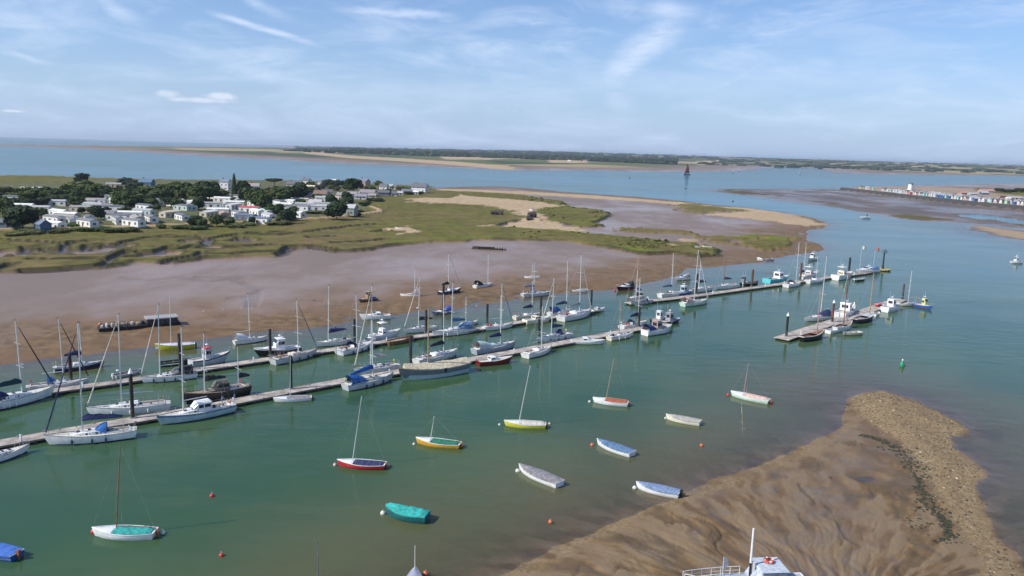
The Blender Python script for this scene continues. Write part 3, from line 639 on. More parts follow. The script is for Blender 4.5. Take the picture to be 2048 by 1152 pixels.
def rails(o, hb, zs, xs, r=.018, hgt=.62, lines=True):
    q = MB()
    for sg in (1, -1):
        S = [.04+.92*i/9 for i in range(10)] if lines else [.8, .87, .93, .97]
        pts = [(xs(s)*.99, sg*hb(s)*.93, zs(s)+hgt) for s in S]
        for p, s in zip(pts, S): q.tube((p[0], p[1], zs(s)), p, r, r, 4)
        for a, c_ in zip(pts, pts[1:]): q.tube(a, c_, r*.7, r*.7, 4)
    a = (xs(.96), hb(.96)*.93, zs(.96)+hgt); c_ = (xs(1)+.15, 0, zs(1)+hgt+.03)
    q.tube(a, c_, r*1.4, r*1.4, 4); q.tube((a[0], -a[1], a[2]), c_, r*1.4, r*1.4, 4); q.tube(c_, (xs(.99), 0, zs(.99)), r, r, 4)
    y = hb(0.02)*.93
    for z in (hgt, hgt*.5): q.tube((xs(.02), y, zs(0)+z), (xs(.02), -y, zs(0)+z), r*1.3, r*1.3, 4)
    q.build('guard_rail', STEEL, o)
def fenders(o, hb, zs, xs, side, fr, m=WHITE, r=.12, l=.55):
    for s in fr:
        q = MB(); q.ell((0, 0, 0), r, r, l/2+r*.4, 8, 6); q.tube((0, 0, l/2), (0, 0, zs(s)*.6+.2), .012, .012, 4)
        q.build('fender', m, o, smooth=True, loc=(xs(s), side*(hb(s)*.97+r*.9), zs(s)*.42))
def cockpit(o, x0, x1, w, z0, coam, floorm=FLOOR, cm=WHITE):
    q = MB(); t = .10
    q.box(x0, x1, w-t, w, z0, z0+coam); q.box(x0, x1, -w, -w+t, z0, z0+coam); q.box(x0-t, x0, -w, w, z0, z0+coam*.8); q.build('coaming', cm, o)
    q = MB(); q.box(x0+.01, x1-.01, -w+t+.01, w-t-.01, z0-.02, z0+.035); q.build('cockpit_floor', floorm, o)
    q = MB(); q.box(x0+.1, x1-.1, w*.55, w-t-.02, z0+.036, z0+coam*.62); q.box(x0+.1, x1-.1, -w+t+.02, -w*.55, z0+.036, z0+coam*.62); q.build('cockpit_seat', cm if cm is not WHITE else TEAK, o)
def outboard(o, x, y, z, m=BLACK):
    q = MB(); q.box(x-.34, x, y-.15, y+.15, z+.15, z+.62, .04, .03); q.box(x-.24, x-.10, y-.06, y+.06, z-.7, z+.15); q.box(x-.12, x+.1, y-.12, y+.12, z-.05, z+.1); q.build('outboard_motor', m, o)
SEAM = mat('seam_tape', (.30, .32, .32), .8)
def cover(o, hb, zs, xs, m, s0, s1, ridge, w=1.03, name='cover', skirt=.1, sag=True, ends=True):
    q = MB(); rs = []; n = 11
    for k in range(n):
        s = s0+(s1-s0)*k/(n-1); z = zs(s)+.03; b_ = hb(s)*w+.02; e = min(1, min(k, n-1-k)/1.6+.25) if ends else 1
        rg = ridge*e*(1+(.10*math.sin(k*2.1) if sag else 0)); x = xs(s)
        rs.append([(x, b_, z-skirt), (x, b_, z+.02), (x, b_*.5, z+rg*.62), (x, 0, z+rg), (x, -b_*.5, z+rg*.62), (x, -b_, z+.02), (x, -b_, z-skirt)])
    q.rings(rs, closed=False, cap=False); q.f.append(tuple(range(7))); q.f.append(tuple(range(len(q.v)-7, len(q.v))))
    cv = q.build(name, m, o, smooth=True)
    q = MB()
    for k in range(1, n-1, 2): q.path([(p[0], p[1], p[2]+.008) for p in rs[k][1:6]], .014, 3)
    q.build('seam', SEAM, cv)
    q = MB()
    for k in range(0, n-1): 
        for sg in (1, 5): q.tube(rs[k][sg], (rs[k][sg][0]+.05, rs[k][sg][1]*1.0, rs[k][sg][2]-.22), .012, .012, 3)
    q.build('lashing', ROPE, cv)

def place(bow, stern, mud=False, yaw=None):
    f = G if mud else P
    a = Vector(f(*bow)); c_ = Vector(f(*stern)); d = a-c_
    mid = (a+c_)/2; mid.z = ((a.z+c_.z)/2-.12) if mud else 0.0
    return mid, math.atan2(d.y, d.x), math.hypot(d.x, d.y)
def solve_mast(mid, rz, L, base, top, zb, mfrac=None, rake=None):
    """mast foot x, masthead height and offset from where foot and head stand against the land"""
    ux, uy = math.cos(rz), math.sin(rz)
    def hit(px, py):                                          # sight line met with the boat's centre plane
        d = ray(px, py); nx, ny = -uy, ux; den = d.x*nx+d.y*ny
        if abs(den) < 1e-6: return None
        t = (mid.x*nx+mid.y*ny)/den; p = d*t; return (p.x-mid.x)*ux+(p.y-mid.y)*uy, HC+p.z-mid.z
    mx = (mfrac if mfrac is not None else .1)*L
    if base is not None:
        r_ = hit(*base)
        if r_ and mfrac is None: mx = max(-.3*L, min(.38*L, r_[0]))
    wp = (mid.x+ux*mx, mid.y+uy*mx); H = height_at(wp, top[1])-mid.z
    return mx, H
def yacht(bow, stern, label, hull=WHITE, boot=NAVY, stripe=None, beam=None, fb=None, base=None, top=None, boom=0.0, bdir=-1, cover_=None, hood=None, furl=CCREAM, deckm=DECKC,
          cabm=WHITE, mud=False, pilot=None, fend=None, fendm=WHITE, tent=None, rake=None, spr=2, radar=False, rail=True, mfrac=None, L=None, mastm=ALU, bimini=None, name='sailing_yacht', cat='yacht', extra=None, mizzen=None, bz=1.5, blen=None, tubw=None, ob=False, low=.0, heel=0, group=None, cabin=True, arch_=False):
    mid, rz, L0 = place(bow, stern, mud); L = max(.70*L, min(L, L0*1.03)) if L else max(L0, 5.5)
    B = beam or (.31 if L < 9 else .285)*L; F = fb or (.085*L+.18)
    o = thing(name, label, cat, mid, rz, group); o.rotation_euler.x = heel
    hb, zs, xs = put_hull(o, L, B, F, hull, boot, stripe, rake=.55, counter=.25, tr=.72)
    put_deck(o, hb, zs, xs, deckm)
    zc = F-.02; ch = .045*L+.05-low
    if cabin:
        x0, x1 = -.10*L, .27*L
        st = [(x0, B*.30, zc, zc+ch*1.1, .9), (.0*L, B*.33, zc, zc+ch*1.08, .86), (.12*L, B*.29, zc, zc+ch*.92, .84), (.22*L, B*.2, zc, zc+ch*.6, .8), (x1, B*.12, zc+.02, zc+ch*.3, .7)]
        house(o, st, cabm, 'cabin', win=[(x0+.03*L, x0+.13*L), (x0+.15*L, x0+.245*L)], wf=(.34, .80))
        q = MB(); q.box(.15*L, .19*L, -.25, .25, zc+ch*.84, zc+ch*.84+.05); q.box(.02*L, .055*L, -.28, .28, zc+ch*1.06, zc+ch*1.06+.06); q.build('hatch', GLASS, o)
        q = MB(); q.tube((x0+.1, B*.22, zc+ch*1.0+.06), (.1*L, B*.2, zc+ch*.9+.06), .025, .025, 4); q.tube((x0+.1, -B*.22, zc+ch*1.0+.06), (.1*L, -B*.2, zc+ch*.9+.06), .025, .025, 4); q.build('handrail', WOODR, o)
    q = MB()
    for sg in (1, -1): q.path([(xs(s), sg*hb(s)*.99, zs(s)+.02) for s in [i/12 for i in range(13)]], .028, 4)
    q.build('toe_rail', CBLACK if L > 8 else WOODR, o)
    cockpit(o, -.44*L, -.11*L, B*.31, zc, .22, TEAK if L > 8 else FLOOR)
    q = MB()
    if L > 8.5:
        q.tube((-.36*L, 0, zc), (-.36*L, 0, zc+.8), .07, .05, 6)
        n_ = 14; pts = [(-.36*L-.06, .48*math.cos(2*math.pi*i/n_), zc+.85+.48*math.sin(2*math.pi*i/n_)) for i in range(n_+1)]; q.path(pts, .02, 4); q.build('steering_wheel', STEEL, o)
    else: q.tube((-.45*L, 0, zc+.35), (-.30*L, 0, zc+.55), .025, .02, 5); q.build('tiller', WOODR, o)
    if pilot: house(o, [(-.17*L, B*.32, zc, zc+1.35, .86), (.02*L, B*.31, zc, zc+1.35, .85), (.08*L, B*.26, zc, zc+.75, .8)], pilot, 'pilot_house', win=[(-.15*L, -.07*L), (-.055*L, .012*L)], wf=(.5, .86), front=True, back=True)
    if hood: arch(o, -.17*L, -.02*L, B*.32, zc+.15, .95+.02*L, hood)
    if tent: arch(o, -.44*L, -.08*L, B*.36, zc+.1, 1.35, tent, 'cockpit_tent')
    if bimini: 
        q = MB(); z = zc+1.75; q.rings([[(x, B*.36*math.cos(a), z+.22*math.sin(a)) for a in [math.pi*i/6 for i in range(7)]] for x in (-.43*L, -.22*L)], closed=False, cap=False); bi = q.build('bimini', bimini, o)
        q = MB(); [q.tube((x, sg*B*.36, zc), (x, sg*B*.36, z), .02, .02, 4) for x in (-.43*L, -.22*L) for sg in (1, -1)]; q.build('frame', STEEL, bi)
    if rail: rails(o, hb, zs, xs, lines=L > 7)
    if top:
        mx, H = solve_mast(mid, rz, L, base, top, zc, mfrac)
        rig(o, mx, zc+(ch*.9 if cabin else 0), H, -(rake or .015)*H, L, hb, zs, xs, mastm, r=.065+.004*L, boom=boom, bdir=bdir, coverm=cover_, furl=furl, spr=spr, radar=radar, bz=bz-.12, blen=blen)
    if mizzen: rig(o, -.36*L, zc, mizzen, 0, L, hb, zs, xs, mastm, r=.07, boom=0, blen=.2*L, coverm=cover_, spr=1, stays=False, bz=1.4)
    if fend: fenders(o, hb, zs, xs, fend[0], fend[1:], fendm)
    if ob: outboard(o, xs(0), .3, zs(0)-.2)
    r_ = random.Random(int(abs(mid.x*31+mid.y*17)))
    if L > 6.5:
        q = MB(); x = -.43*L; sg = r_.choice((-1, 1)); q.path([(x, sg*(B*.34+.0), zc+.45+.0), (x-.05, sg*B*.34, zc+.75), (x-.05, sg*(B*.34-.3), zc+.78), (x, sg*(B*.34-.3), zc+.45)], .07, 5)
        q.build('horseshoe_buoy', r_.choice([BUOYO, YEL, BUOYR, WHITE]), o)
        for i in range(r_.randint(1, 3)):
            x = r_.uniform(-.40, -.14)*L; y = r_.uniform(-.2, .2)*B; w = r_.uniform(.2, .5); q = MB(); q.box(x, x+w, y, y+w*.8, zc+.03, zc+r_.uniform(.25, .55), .05, .05); q.build('cockpit_bag', r_.choice([CNAVY, CBLACK, REDC, CGREY, OFFW]), o)
        if r_.random() < .55:
            q = MB(); x = r_.uniform(.28, .33)*L; q.ell((x, 0, zc+.12), .55, .28, .16, 8, 4); q.build('stowed_sail', r_.choice([CNAVY, CCREAM, CSLATE, CBLUE]), o, smooth=True)
        if not fend and not mud:
            fenders(o, hb, zs, xs, r_.choice((-1, 1)), [.25+r_.random()*.1, .5, .72], r_.choice([WHITE, CNAVY, BUOYW, CBLACK]))
    return o
def motor(bow, stern, label, hull=WHITE, boot=NAVY, top_=WHITE, cab='cruiser', canopy=None, beam=None, fb=None, mud=False, stripe=None, ob=None, radar=True, roofm=None, name='motor_cruiser', cat='motor boat', gantry=None, L=None, deckm=DECKC, rail=True, group=None, aft=None, antenna=1.8, fend=None, fendm=WHITE):
    mid, rz, L0 = place(bow, stern, mud); L = max(.70*L, min(L, L0*1.05)) if L else max(L0, 4.5); B = beam or .36*L; F = fb or .12*L+.15
    o = thing(name, label, cat, mid, rz, group)
    hb, zs, xs = put_hull(o, L, B, F, hull, boot, stripe, rake=.8, counter=-.05, tr=.9, full=.6, sheer=1.3)
    put_deck(o, hb, zs, xs, deckm, .40, 1.0); zc = F-.02
    cockpit(o, -.47*L, -.12*L, B*.42, zc-.18, .22, FLOOR, WHITE)
    put_deck(o, hb, zs, xs, deckm, 0.0, .42, dz=-.16, name='side_deck')
    rm = roofm or top_
    if cab == 'wheelhouse' or cab == 'fishing':
        fwd = cab == 'fishing'; a, c_ = (-.10*L, .12*L) if not fwd else (.0, .22*L)
        house(o, [(c_-.02*L, B*.33, zc, zc+.045*L, .85), (.30*L, B*.24, zc, zc+.045*L+.1, .8), (.40*L, B*.12, zc+.1, zc+.04*L+.05, .7)], top_, 'trunk_cabin', win=[(c_+.02*L, .26*L)], wf=(.4, .75))
        wh = house(o, [(a, B*.34, zc, zc+1.75, .93), (c_-.06*L, B*.34, zc, zc+1.75, .92), (c_, B*.31, zc, zc+1.05, .9)], top_, 'wheelhouse', win=[(a+.08, a+(c_-a)*.42), (a+(c_-a)*.48, c_-.07*L)], wf=(.52, .9), front=False, back=True)
        q = MB(); x0_, x1_ = c_-.055*L, c_-.004*L
        q.add([(x0_+.03, -B*.27, zc+1.66), (x0_+.03, B*.27, zc+1.66), (x1_+.02, B*.27, zc+1.12), (x1_+.02, -B*.27, zc+1.12), (x0_, -B*.27, zc+1.6), (x0_, B*.27, zc+1.6), (x1_-.02, B*.27, zc+1.06), (x1_-.02, -B*.27, zc+1.06)],
              [(0, 1, 2, 3), (7, 6, 5, 4), (0, 4, 5, 1), (1, 5, 6, 2), (2, 6, 7, 3), (3, 7, 4, 0)]); q.build('windscreen', GLASS, wh)
        q = MB(); q.box(a-.12, c_-.045*L+.1, -B*.35, B*.35, zc+1.76, zc+1.85, .05, .05); q.build('roof', rm, wh); zt = zc+1.85; xt = (a+c_)/2-.1
    else:
        house(o, [(-.14*L, B*.36, zc, zc+.055*L+.35, .92), (.02*L, B*.36, zc, zc+.055*L+.35, .9), (.14*L, B*.30, zc, zc+.055*L, .85), (.30*L, B*.2, zc+.05, zc+.04*L, .8), (.40*L, B*.1, zc+.1, zc+.1+.02*L, .7)], top_, 'cabin', win=[(-.12*L, -.02*L), (0, .10*L)], wf=(.45, .85), back=True)
        q = MB(); q.add([(.03*L, -B*.28, zc+.055*L+.38), (.03*L, B*.28, zc+.055*L+.38), (.125*L, B*.24, zc+.055*L+.10), (.125*L, -B*.24, zc+.055*L+.10)], [(0, 1, 2, 3)]); q.build('windscreen', GLASS, o)
        zt = zc+.055*L+.36; xt = -.08*L
        if cab == 'flybridge':
            q = MB(); q.rings([[(x, w, zt), (x, w*.95, zt+h_), (x, -w*.95, zt+h_), (x, -w, zt)] for x, w, h_ in ((-.13*L, B*.33, .45), (0, B*.33, .5), (.06*L, B*.25, .2))]); q.build('flybridge', top_, o)
            q = MB(); q.box(-.2*L, .06*L, -B*.34, B*.34, zt+1.55, zt+1.66, .1, .1); hd = q.build('hardtop', top_, o)
            q = MB(); [q.tube((x, sg*B*.31, zt), (x, sg*B*.31, zt+1.56), .035, .035, 4) for x in (-.18*L, .03*L) for sg in (1, -1)]; q.build('hardtop_post', STEEL, hd); zt += 1.66
    if canopy: arch(o, -.45*L, -.10*L, B*.40, zc, 1.35, canopy, 'cockpit_canopy')
    if radar: q = MB(); q.tube((xt, 0, zt-.05), (xt, 0, zt+.45), .05, .04, 5); q.ell((xt, 0, zt+.5), .28, .28, .13, 8, 4); q.build('radar_mast', WHITE, o)
    if antenna: q = MB(); q.tube((xt-.2, .4, zt-.05), (xt-.35, .45, zt+antenna), .022, .012, 4); q.tube((xt-.2, -.4, zt-.05), (xt-.2, -.4, zt+antenna*.7), .022, .012, 4); q.build('antenna', WHITE, o)
    if rail: rails(o, hb, zs, xs, lines=False, hgt=.55)
    if ob is not None: outboard(o, xs(0), 0, zs(0)-.35, ob)
    if gantry:
        q = MB(); x = -.38*L; [q.tube((x, sg*B*.36, zc-.1), (x, sg*B*.30, zc+2.1), .06, .05, 5) for sg in (1, -1)]; q.tube((x, -B*.31, zc+2.1), (x, B*.31, zc+2.1), .06, .06, 5); q.tube((x, 0, zc+2.1), (x+.9, 0, zc+1.3), .05, .05, 5); q.build('gantry', gantry, o)
    if aft: q = MB(); [q.box(-.42*L+i*.55, -.42*L+i*.55+.45, -.3+.1*i, .25+.1*i, zc-.1, zc+.3+.08*(i % 2), .03, .03) for i in range(3)]; q.build('deck_gear', aft, o)
    if fend: fenders(o, hb, zs, xs, fend[0], fend[1:], fendm)
    return o
def dinghy(bow, stern, label, hull=WHITE, coverm=None, inner=TEAK, boot=None, gun=WHITE, ridge=.16, s=(0.02, .97), ob=None, beam=None, fb=None, L=None, mud=False, name='dinghy', cat='dinghy', thwarts=3, group=None, mast=None, tr=.78, mastm=WOODR, wcov=1.03, oarsm=None):
    mid, rz, L0 = place(bow, stern, mud); L = max(.70*L, min(L, L0*1.05)) if L else max(L0, 2.2); B = beam or min(.40*L, 1.15+.12*L); F = fb or .38+.035*L
    o = thing(name, label, cat, mid, rz, group)
    hb, zs, xs = put_hull(o, L, B, F, hull, boot, None, rake=.35, counter=.1, tr=tr, sheer=.9)
    gunwale(o, hb, zs, xs, gun)
    if coverm: cover(o, hb, zs, xs, coverm, s[0], s[1], ridge, w=wcov)
    if not coverm or s[0] > .1 or s[1] < .9:
        q = MB(); S = [.02+.95*i/11 for i in range(12)]
        rs = [[(xs(t), hb(t)*.95, zs(t)), (xs(t)*.98, hb(t)*.80, zs(t)*.45), (xs(t)*.96, hb(t)*.5, .10), (xs(t)*.96, -hb(t)*.5, .10), (xs(t)*.98, -hb(t)*.80, zs(t)*.45), (xs(t), -hb(t)*.95, zs(t))] for t in S]
        q.rings(rs, closed=False, cap=False); q.f.append(tuple(range(6))); q.build('inside', inner, o, smooth=True)
        for i in range(thwarts):
            t = (.18, .48, .75, .33)[i]; q = MB(); q.box(xs(t)-.11, xs(t)+.11, -hb(t)*.9, hb(t)*.9, zs(t)*.66, zs(t)*.66+.045); q.build('thwart', WOODR if inner is not WOODR else TEAK, o)
        # the hull shell is open above
    if ob: outboard(o, xs(0), 0, zs(0)-.3, ob)
    if mast: rig(o, mast[0]*L, zs(.6), mast[1], mast[2] if len(mast) > 2 else -.02*mast[1], L, hb, zs, xs, mastm, r=.045, boom=None, spr=0, stays=False)
    return o
def daysailer(bow, stern, label, base, top, hull, coverm, deckm=WHITE, boot=None, mastm=ALU, ridge=.30, s=(.03, .66), fb=None, beam=None, rake=.12, rud=WOODR, stripe=None, group=None, r=.055, wood=False):
    mid, rz, L0 = place(bow, stern); L = max(L0, 4.6); B = beam or .37*L; F = fb or .55
    o = thing('half_decked_boat', label, 'sailing dinghy', mid, rz, group)
    hb, zs, xs = put_hull(o, L, B, F, hull, boot, stripe, rake=.4, counter=.2, tr=.62, sheer=1.0)
    put_deck(o, hb, zs, xs, deckm, crown=.07); gunwale(o, hb, zs, xs, WOODR if wood else deckm, .035)
    cover(o, hb, zs, xs, coverm, s[0], s[1], ridge, w=.84, skirt=.02, name='cockpit_cover')
    q = MB(); sp = [(xs(t), 0, zs(t)+ridge*1.0+.06) for t in (s[0]+.03, s[1]-.03)]; q.tube(sp[0], sp[1], .035, .035, 5); q.build('boom', mastm, o)
    q = MB(); q.box(xs(0)-.32, xs(0)-.01, -.025, .025, -.1, zs(0)+.12); q.tube((xs(0)-.15, 0, zs(0)+.14), (xs(.12), 0, zs(.1)+.25), .022, .02, 4); q.build('rudder', rud, o)
    ux, uy = math.cos(rz), math.sin(rz); mx, H = solve_mast(mid, rz, L, base, top, F)
    rig(o, mx, zs(.65), H, -rake*H, L, hb, zs, xs, mastm, r=r, spr=0, stays=True)
    return o
BN = 0
def buoy(px, py, label, m=BUOYR, r=.28, mud=False, cat='buoy', stick=False, capm=None):
    p = G(px, py) if mud else P(px, py); r = r*.82; o = thing('mooring_buoy', label, cat, (p.x, p.y, p.z if mud else 0))
    q = MB(); q.ell((0, 0, r*.35), r, r, r*.95, 12, 8); bd = q.build('float', m, o, smooth=True)
    q = MB(); n_ = 10; q.path([(0, .09*math.cos(2*math.pi*i/n_), r*1.3+.08+.09*math.sin(2*math.pi*i/n_)) for i in range(n_+1)], .018, 4); q.tube((0, 0, r*1.1), (0, 0, r*1.3), .035, .035, 5); q.build('ring', capm or STEEL, bd)
    return o
# ------------------------------------------------------------ pontoons and piles
DECK = mat('pontoon_planks', (.42, .37, .33), .85, var=.2, vs=.6); FLOAT = mat('pontoon_float', (.035, .034, .032), .8); KERB = mat('pontoon_edge', (.20, .17, .14), .8)
def pontoon(pts, width, label, peds=9):
    c = [P(x, y, .5) for x, y in pts]; o = thing('pontoon', label, 'pontoon', (c[0].x, c[0].y, 0)); org = Vector((c[0].x, c[0].y, 0))
    # resample to straight 12 m floats
    L = [0]
    for a, d in zip(c, c[1:]): L.append(L[-1]+(d-a).length)
    def at(s):
        for i in range(len(c)-1):
            if s <= L[i+1] or i == len(c)-2: return c[i].lerp(c[i+1], (s-L[i])/(L[i+1]-L[i]))
    n = max(2, int(L[-1]/12)); wd = width/2
    for k in range(n):
        a = at(L[-1]*k/n)-org; d = at(L[-1]*(k+1)/n)-org; u_ = (d-a).normalized(); v_ = Vector((-u_.y, u_.x, 0)); a = a+u_*.05; d = d-u_*.05
        def slab(m, h0, h1, e, lo, hi): m.add([(a+v_*lo+Vector((0, 0, h0-.5)))[:], (d+v_*lo+Vector((0, 0, h0-.5)))[:], (d+v_*hi+Vector((0, 0, h0-.5)))[:], (a+v_*hi+Vector((0, 0, h0-.5)))[:],
                                    (a+v_*lo+Vector((0, 0, h1-.5)))[:], (d+v_*lo+Vector((0, 0, h1-.5)))[:], (d+v_*hi+Vector((0, 0, h1-.5)))[:], (a+v_*hi+Vector((0, 0, h1-.5)))[:]], [(3, 2, 1, 0), (4, 5, 6, 7), (0, 1, 5, 4), (1, 2, 6, 5), (2, 3, 7, 6), (3, 0, 4, 7)])
        m = MB(); slab(m, .34, .50, 0, -wd+.1, wd-.1); dk = m.build('deck_section', DECK, o)
        m = MB(); slab(m, .30, .515, 0, wd-.099, wd); slab(m, .30, .515, 0, -wd, -wd+.099); m.build('edge_beam', KERB, dk)
        m = MB(); ln = (d-a).length
        for t in (.04, .37, .70):
            aa, dd = a, d; a, d = aa+u_*ln*t, aa+u_*ln*(t+.26); slab(m, -.25, .34, 0, -wd+.15, wd-.15); a, d = aa, dd
        m.build('float', FLOAT, dk)
        m = MB(); pc = a+u_*ln*.5+v_*(wd-.25)*(1 if k % 2 else -1)
        if k % 2 == 0: m.box(pc.x-.12, pc.x+.12, pc.y-.12, pc.y+.12, .5, 1.45, .02, .02); m.build('service_post', WHITE, o)
        m = MB()
        for t in (.15, .5, .85):
            for sg in (-1, 1): pc = a+u_*ln*t+v_*(wd-.2)*sg; MB().box(pc.x-.05, pc.x+.05, pc.y-.18, pc.y+.18, .5, .64).build('cleat', STEEL, dk)
    return o
FRONT = [(-90, 902), (0, 884), (90, 869), (280, 837), (470, 805), (570, 782), (673, 763), (804, 742), (929, 721), (1072, 695), (1137, 683), (1216, 668), (1275, 657), (1335, 647)]
MID = [(62, 787), (104, 780), (221, 765), (281, 757), (391, 739), (518, 721), (634, 703), (765, 684), (838, 671), (958, 658), (1025, 646), (1098, 635), (1195, 619)]
THIRD = [(1255, 606), (1305, 601), (1400, 590), (1492, 577), (1566, 567), (1660, 554), (1720, 547), (1755, 541)]
FOURTH = [(1563, 677), (1638, 652), (1697, 635), (1751, 615), (1803, 598)]
pontoon(FRONT, 2.6, 'long grey plank pontoon nearest the camera, running out from the left edge')
pontoon(MID, 2.3, 'grey plank pontoon behind the longest one, closer to the mud')
pontoon(THIRD, 2.6, 'grey pontoon furthest out, ending at the yellow platform')
pontoon(FOURTH, 3.4, 'short wide pontoon lying by itself on the right, wooden boats alongside')
PILE = mat('black_pile', (.022, .02, .02), .6, var=.3); PRUST = mat('rusty_pile', (.16, .06, .04), .8, var=.3)
def pile(px, py, pty, label, cap=False, m=PILE, r=.25, foot=True):
    p = P(px, py); H = height_at((p.x, p.y), pty); o = thing('mooring_pile', label, 'pile', (p.x, p.y, 0), group='piles holding the pontoons')
    q = MB(); q.tube((0, 0, 1.7), (0, 0, H), r, r*.96, 10); q.build('post', m, o, smooth=True)
    q = MB(); q.tube((0, 0, -3.2), (0, 0, 1.699), r, r, 10); q.build('weedy_foot', mat('weedy_pile', (.05, .045, .03), .8, var=.3), o, smooth=True)
    q = MB(); n_ = 12; q.path([(.42*math.cos(2*math.pi*i/n_), .42*math.sin(2*math.pi*i/n_), .62) for i in range(n_+1)], .06, 4); q.build('guide_ring', STEEL, o)
    if cap: q = MB(); q.rings([[(rr*math.cos(a), rr*math.sin(a), z) for a in [2*math.pi*i/10 for i in range(10)]] for rr, z in ((r*1.25, H), (r*1.25, H+.12), (.03, H+.75))]); q.build('cone_cap', WHITE, o, smooth=False)
for px, py, ty, lab, cap, m in [
    (266, 843, 747, 'black pile with white cone cap at the white yacht with navy boom cover', True, PILE), (582, 784, 711, 'black pile behind the small white open racing keelboat', False, PILE),
    (821, 735, 671, 'thin black pile at the bow of the beige tented barge', False, PILE), (1077, 684, 634, 'black pile by the white stern yacht at mid pontoon', False, PILE), (1277, 658, 613, 'black pile near the seaward end of the front pontoon', False, PILE),
    (143, 772, 708, 'black pile beside the white cabin yacht with blue hood', False, PILE), (361, 746, 667, 'dark pile with rusty top between two white yachts and yellow boat', False, PILE), (541, 717, 658, 'black pile in front of the white wheelhouse cruiser', False, PILE),
    (709, 690, 638, 'black pile with reddish top by the blue hooded yacht', False, PILE), (852, 670, 620, 'black pile by the yacht with a black boom cover', False, PILE), (886, 661, 566, 'tallest black pile, standing by the blue lumpy sail cover yacht', False, PILE),
    (974, 654, 608, 'black pile at the low white sloop on the middle pontoon', False, PILE), (1081, 637, 594, 'black pile by the cream yellow hulled boat', False, PILE), (1182, 619, 580, 'last black pile on the middle pontoon', False, PILE),
    (1392, 592, 548, 'thick black pile behind the pale green tall masted yacht', False, PILE), (1503, 577, 539, 'thick black and rust pile beside the black open boats', False, PRUST), (1600, 564, 526, 'rusty pile between two white stern yachts', False, PRUST),
    (1697, 551, 515, 'black pile behind the white wheelhouse fishing launch', False, PILE), (1572, 677, 632, 'thin black pile with white cap at the near end of the short pontoon', True, PILE),
    (1664, 648, 606, 'white capped pile midway along the short pontoon', True, PRUST), (1805, 597, 568, 'rusty pile at the far end of the short pontoon', False, PRUST)]:
    pile(px, py, ty, lab, cap, m, r=.33 if 1390 < px < 1700 and py < 600 else .25)
# ------------------------------------------------------------ craft on the front pontoon
yacht((102, 890), (268, 873), 'large white yacht, navy boom cover and bright blue sprayhood, bow left by front pontoon', base=(165, 858), top=(160, 648), cover_=CNAVY, hood=CBLUE, furl=CNAVY, radar=False, fend=None, stripe=None, deckm=OFFW, L=11.9, blen=4.6)
yacht((185, 832), (336, 818), 'sleek white yacht with bare boom beyond the front pontoon, bow left', base=(243, 812), top=(231, 630), cover_=None, hood=None, furl=CCREAM, boot=GREYW, radar=True, L=11.5, blen=4)
yacht((325, 850), (463, 822), 'pale green ketch rigged motorsailer with white pilothouse and blue dinghy on foredeck', hull=MINT if False else PALEB, base=(366, 806), top=(361, 655), cover_=None, pilot=WHITE, stripe=CMBLUE, boot=NAVY, L=11.2, blen=3.2, furl=None, fend=None)
yacht((-2+52, 905), (-70+20, 935), 'white yacht cut off by the left edge, moored below the front pontoon', base=None, top=None, L=8.5)
yacht((378, 812), (492, 790), 'dark hulled wooden ketch with brown covers and cluttered decks', hull=BLACK, deckm=TEAK, cabm=mat('weathered_cabin', (.30, .25, .20), .7, var=.3), base=(408, 775), top=(402, 668), cover_=CBLACK, pilot=mat('stained_wheelhouse', (.16, .13, .11), .7, var=.3), boot=DRED, mizzen=7.5, L=11.5, fb=1.5, furl=None, mfrac=.22, fend=(1, .3, .5), name='wooden_ketch')
dk = daysailer((549, 803), (622, 799), 'small white racing keelboat with grey cockpit cover beside black pile', (580, 790), (577, 705), WHITE, CGREY, fb=.45, ridge=.12, rake=.02, r=.05)
yacht((783, 760), (690, 781), 'pale hulled yacht under a long bright blue tarpaulin and boom cover', hull=GREYW, cabm=OFFW, base=(746, 752), top=(745, 640), cover_=CBLUE, tent=CBLUE, boot=GREEND, L=8.6, furl=None, boom=-.5, blen=4.4)
yacht((714, 748), (795, 738), 'silver white sloop beyond the front pontoon with grey boom cover and radar arch', hull=WHITE, base=(737, 733), top=(742, 572), cover_=CPGREY, furl=CCREAM, L=10, boot=GREYW, bimini=None, radar=True, mfrac=.16)
# tented barge
def barge():
    mid, rz, L = place((826, 757), (912, 744)); L = 11.6; B = 3.7; F = 1.5
    o = thing('wooden_barge_yacht', 'broad grey wooden boat under a beige ridge tarpaulin with yellow mast', 'boat', mid, rz)
    GP = mat('slate_hull_paint', (.15, .17, .19), .5, var=.15); hb, zs, xs = put_hull(o, L, B, F, GP, None, None, rake=.6, counter=.4, tr=.6)
    q = MB()
    for sg in (1, -1): q.rings([[(-L/2+L*s, sg*(hb(s)*(.87 if s < .9 else .62)+.02), -.05), ((-L/2+L*s)*.5+xs(s)*.5, sg*(hb(s)*(.95 if s < .9 else .8)+.02), zs(s)*.42)] for s in [i/12 for i in range(13)]], closed=False, cap=False)
    q.build('pale_topside_band', PALEB, o); put_deck(o, hb, zs, xs, TEAK); cover(o, hb, zs, xs, CTAN, .02, .93, .75, w=1.02, skirt=.15, ends=False)
    q = MB(); q.box(-1.2, -.8, -B*.52, B*.52, zs(.4)-.6, zs(.4)+.05); q.build('dark_strap', CBLACK, o); gunwale(o, hb, zs, xs, TEAK, .06)
    mx, H = solve_mast(mid, rz, L, (856, 735), (858, 616), F); rig(o, mx, F, H, 0, L, hb, zs, xs, WOODP, r=.13, spr=0, furl=None)
barge()
yacht((917, 710), (828, 732), 'white sloop beyond the tented barge with black boom cover, bow right', base=(887, 712), top=(885, 588), cover_=CBLACK, furl=None, L=9.6, hood=None)
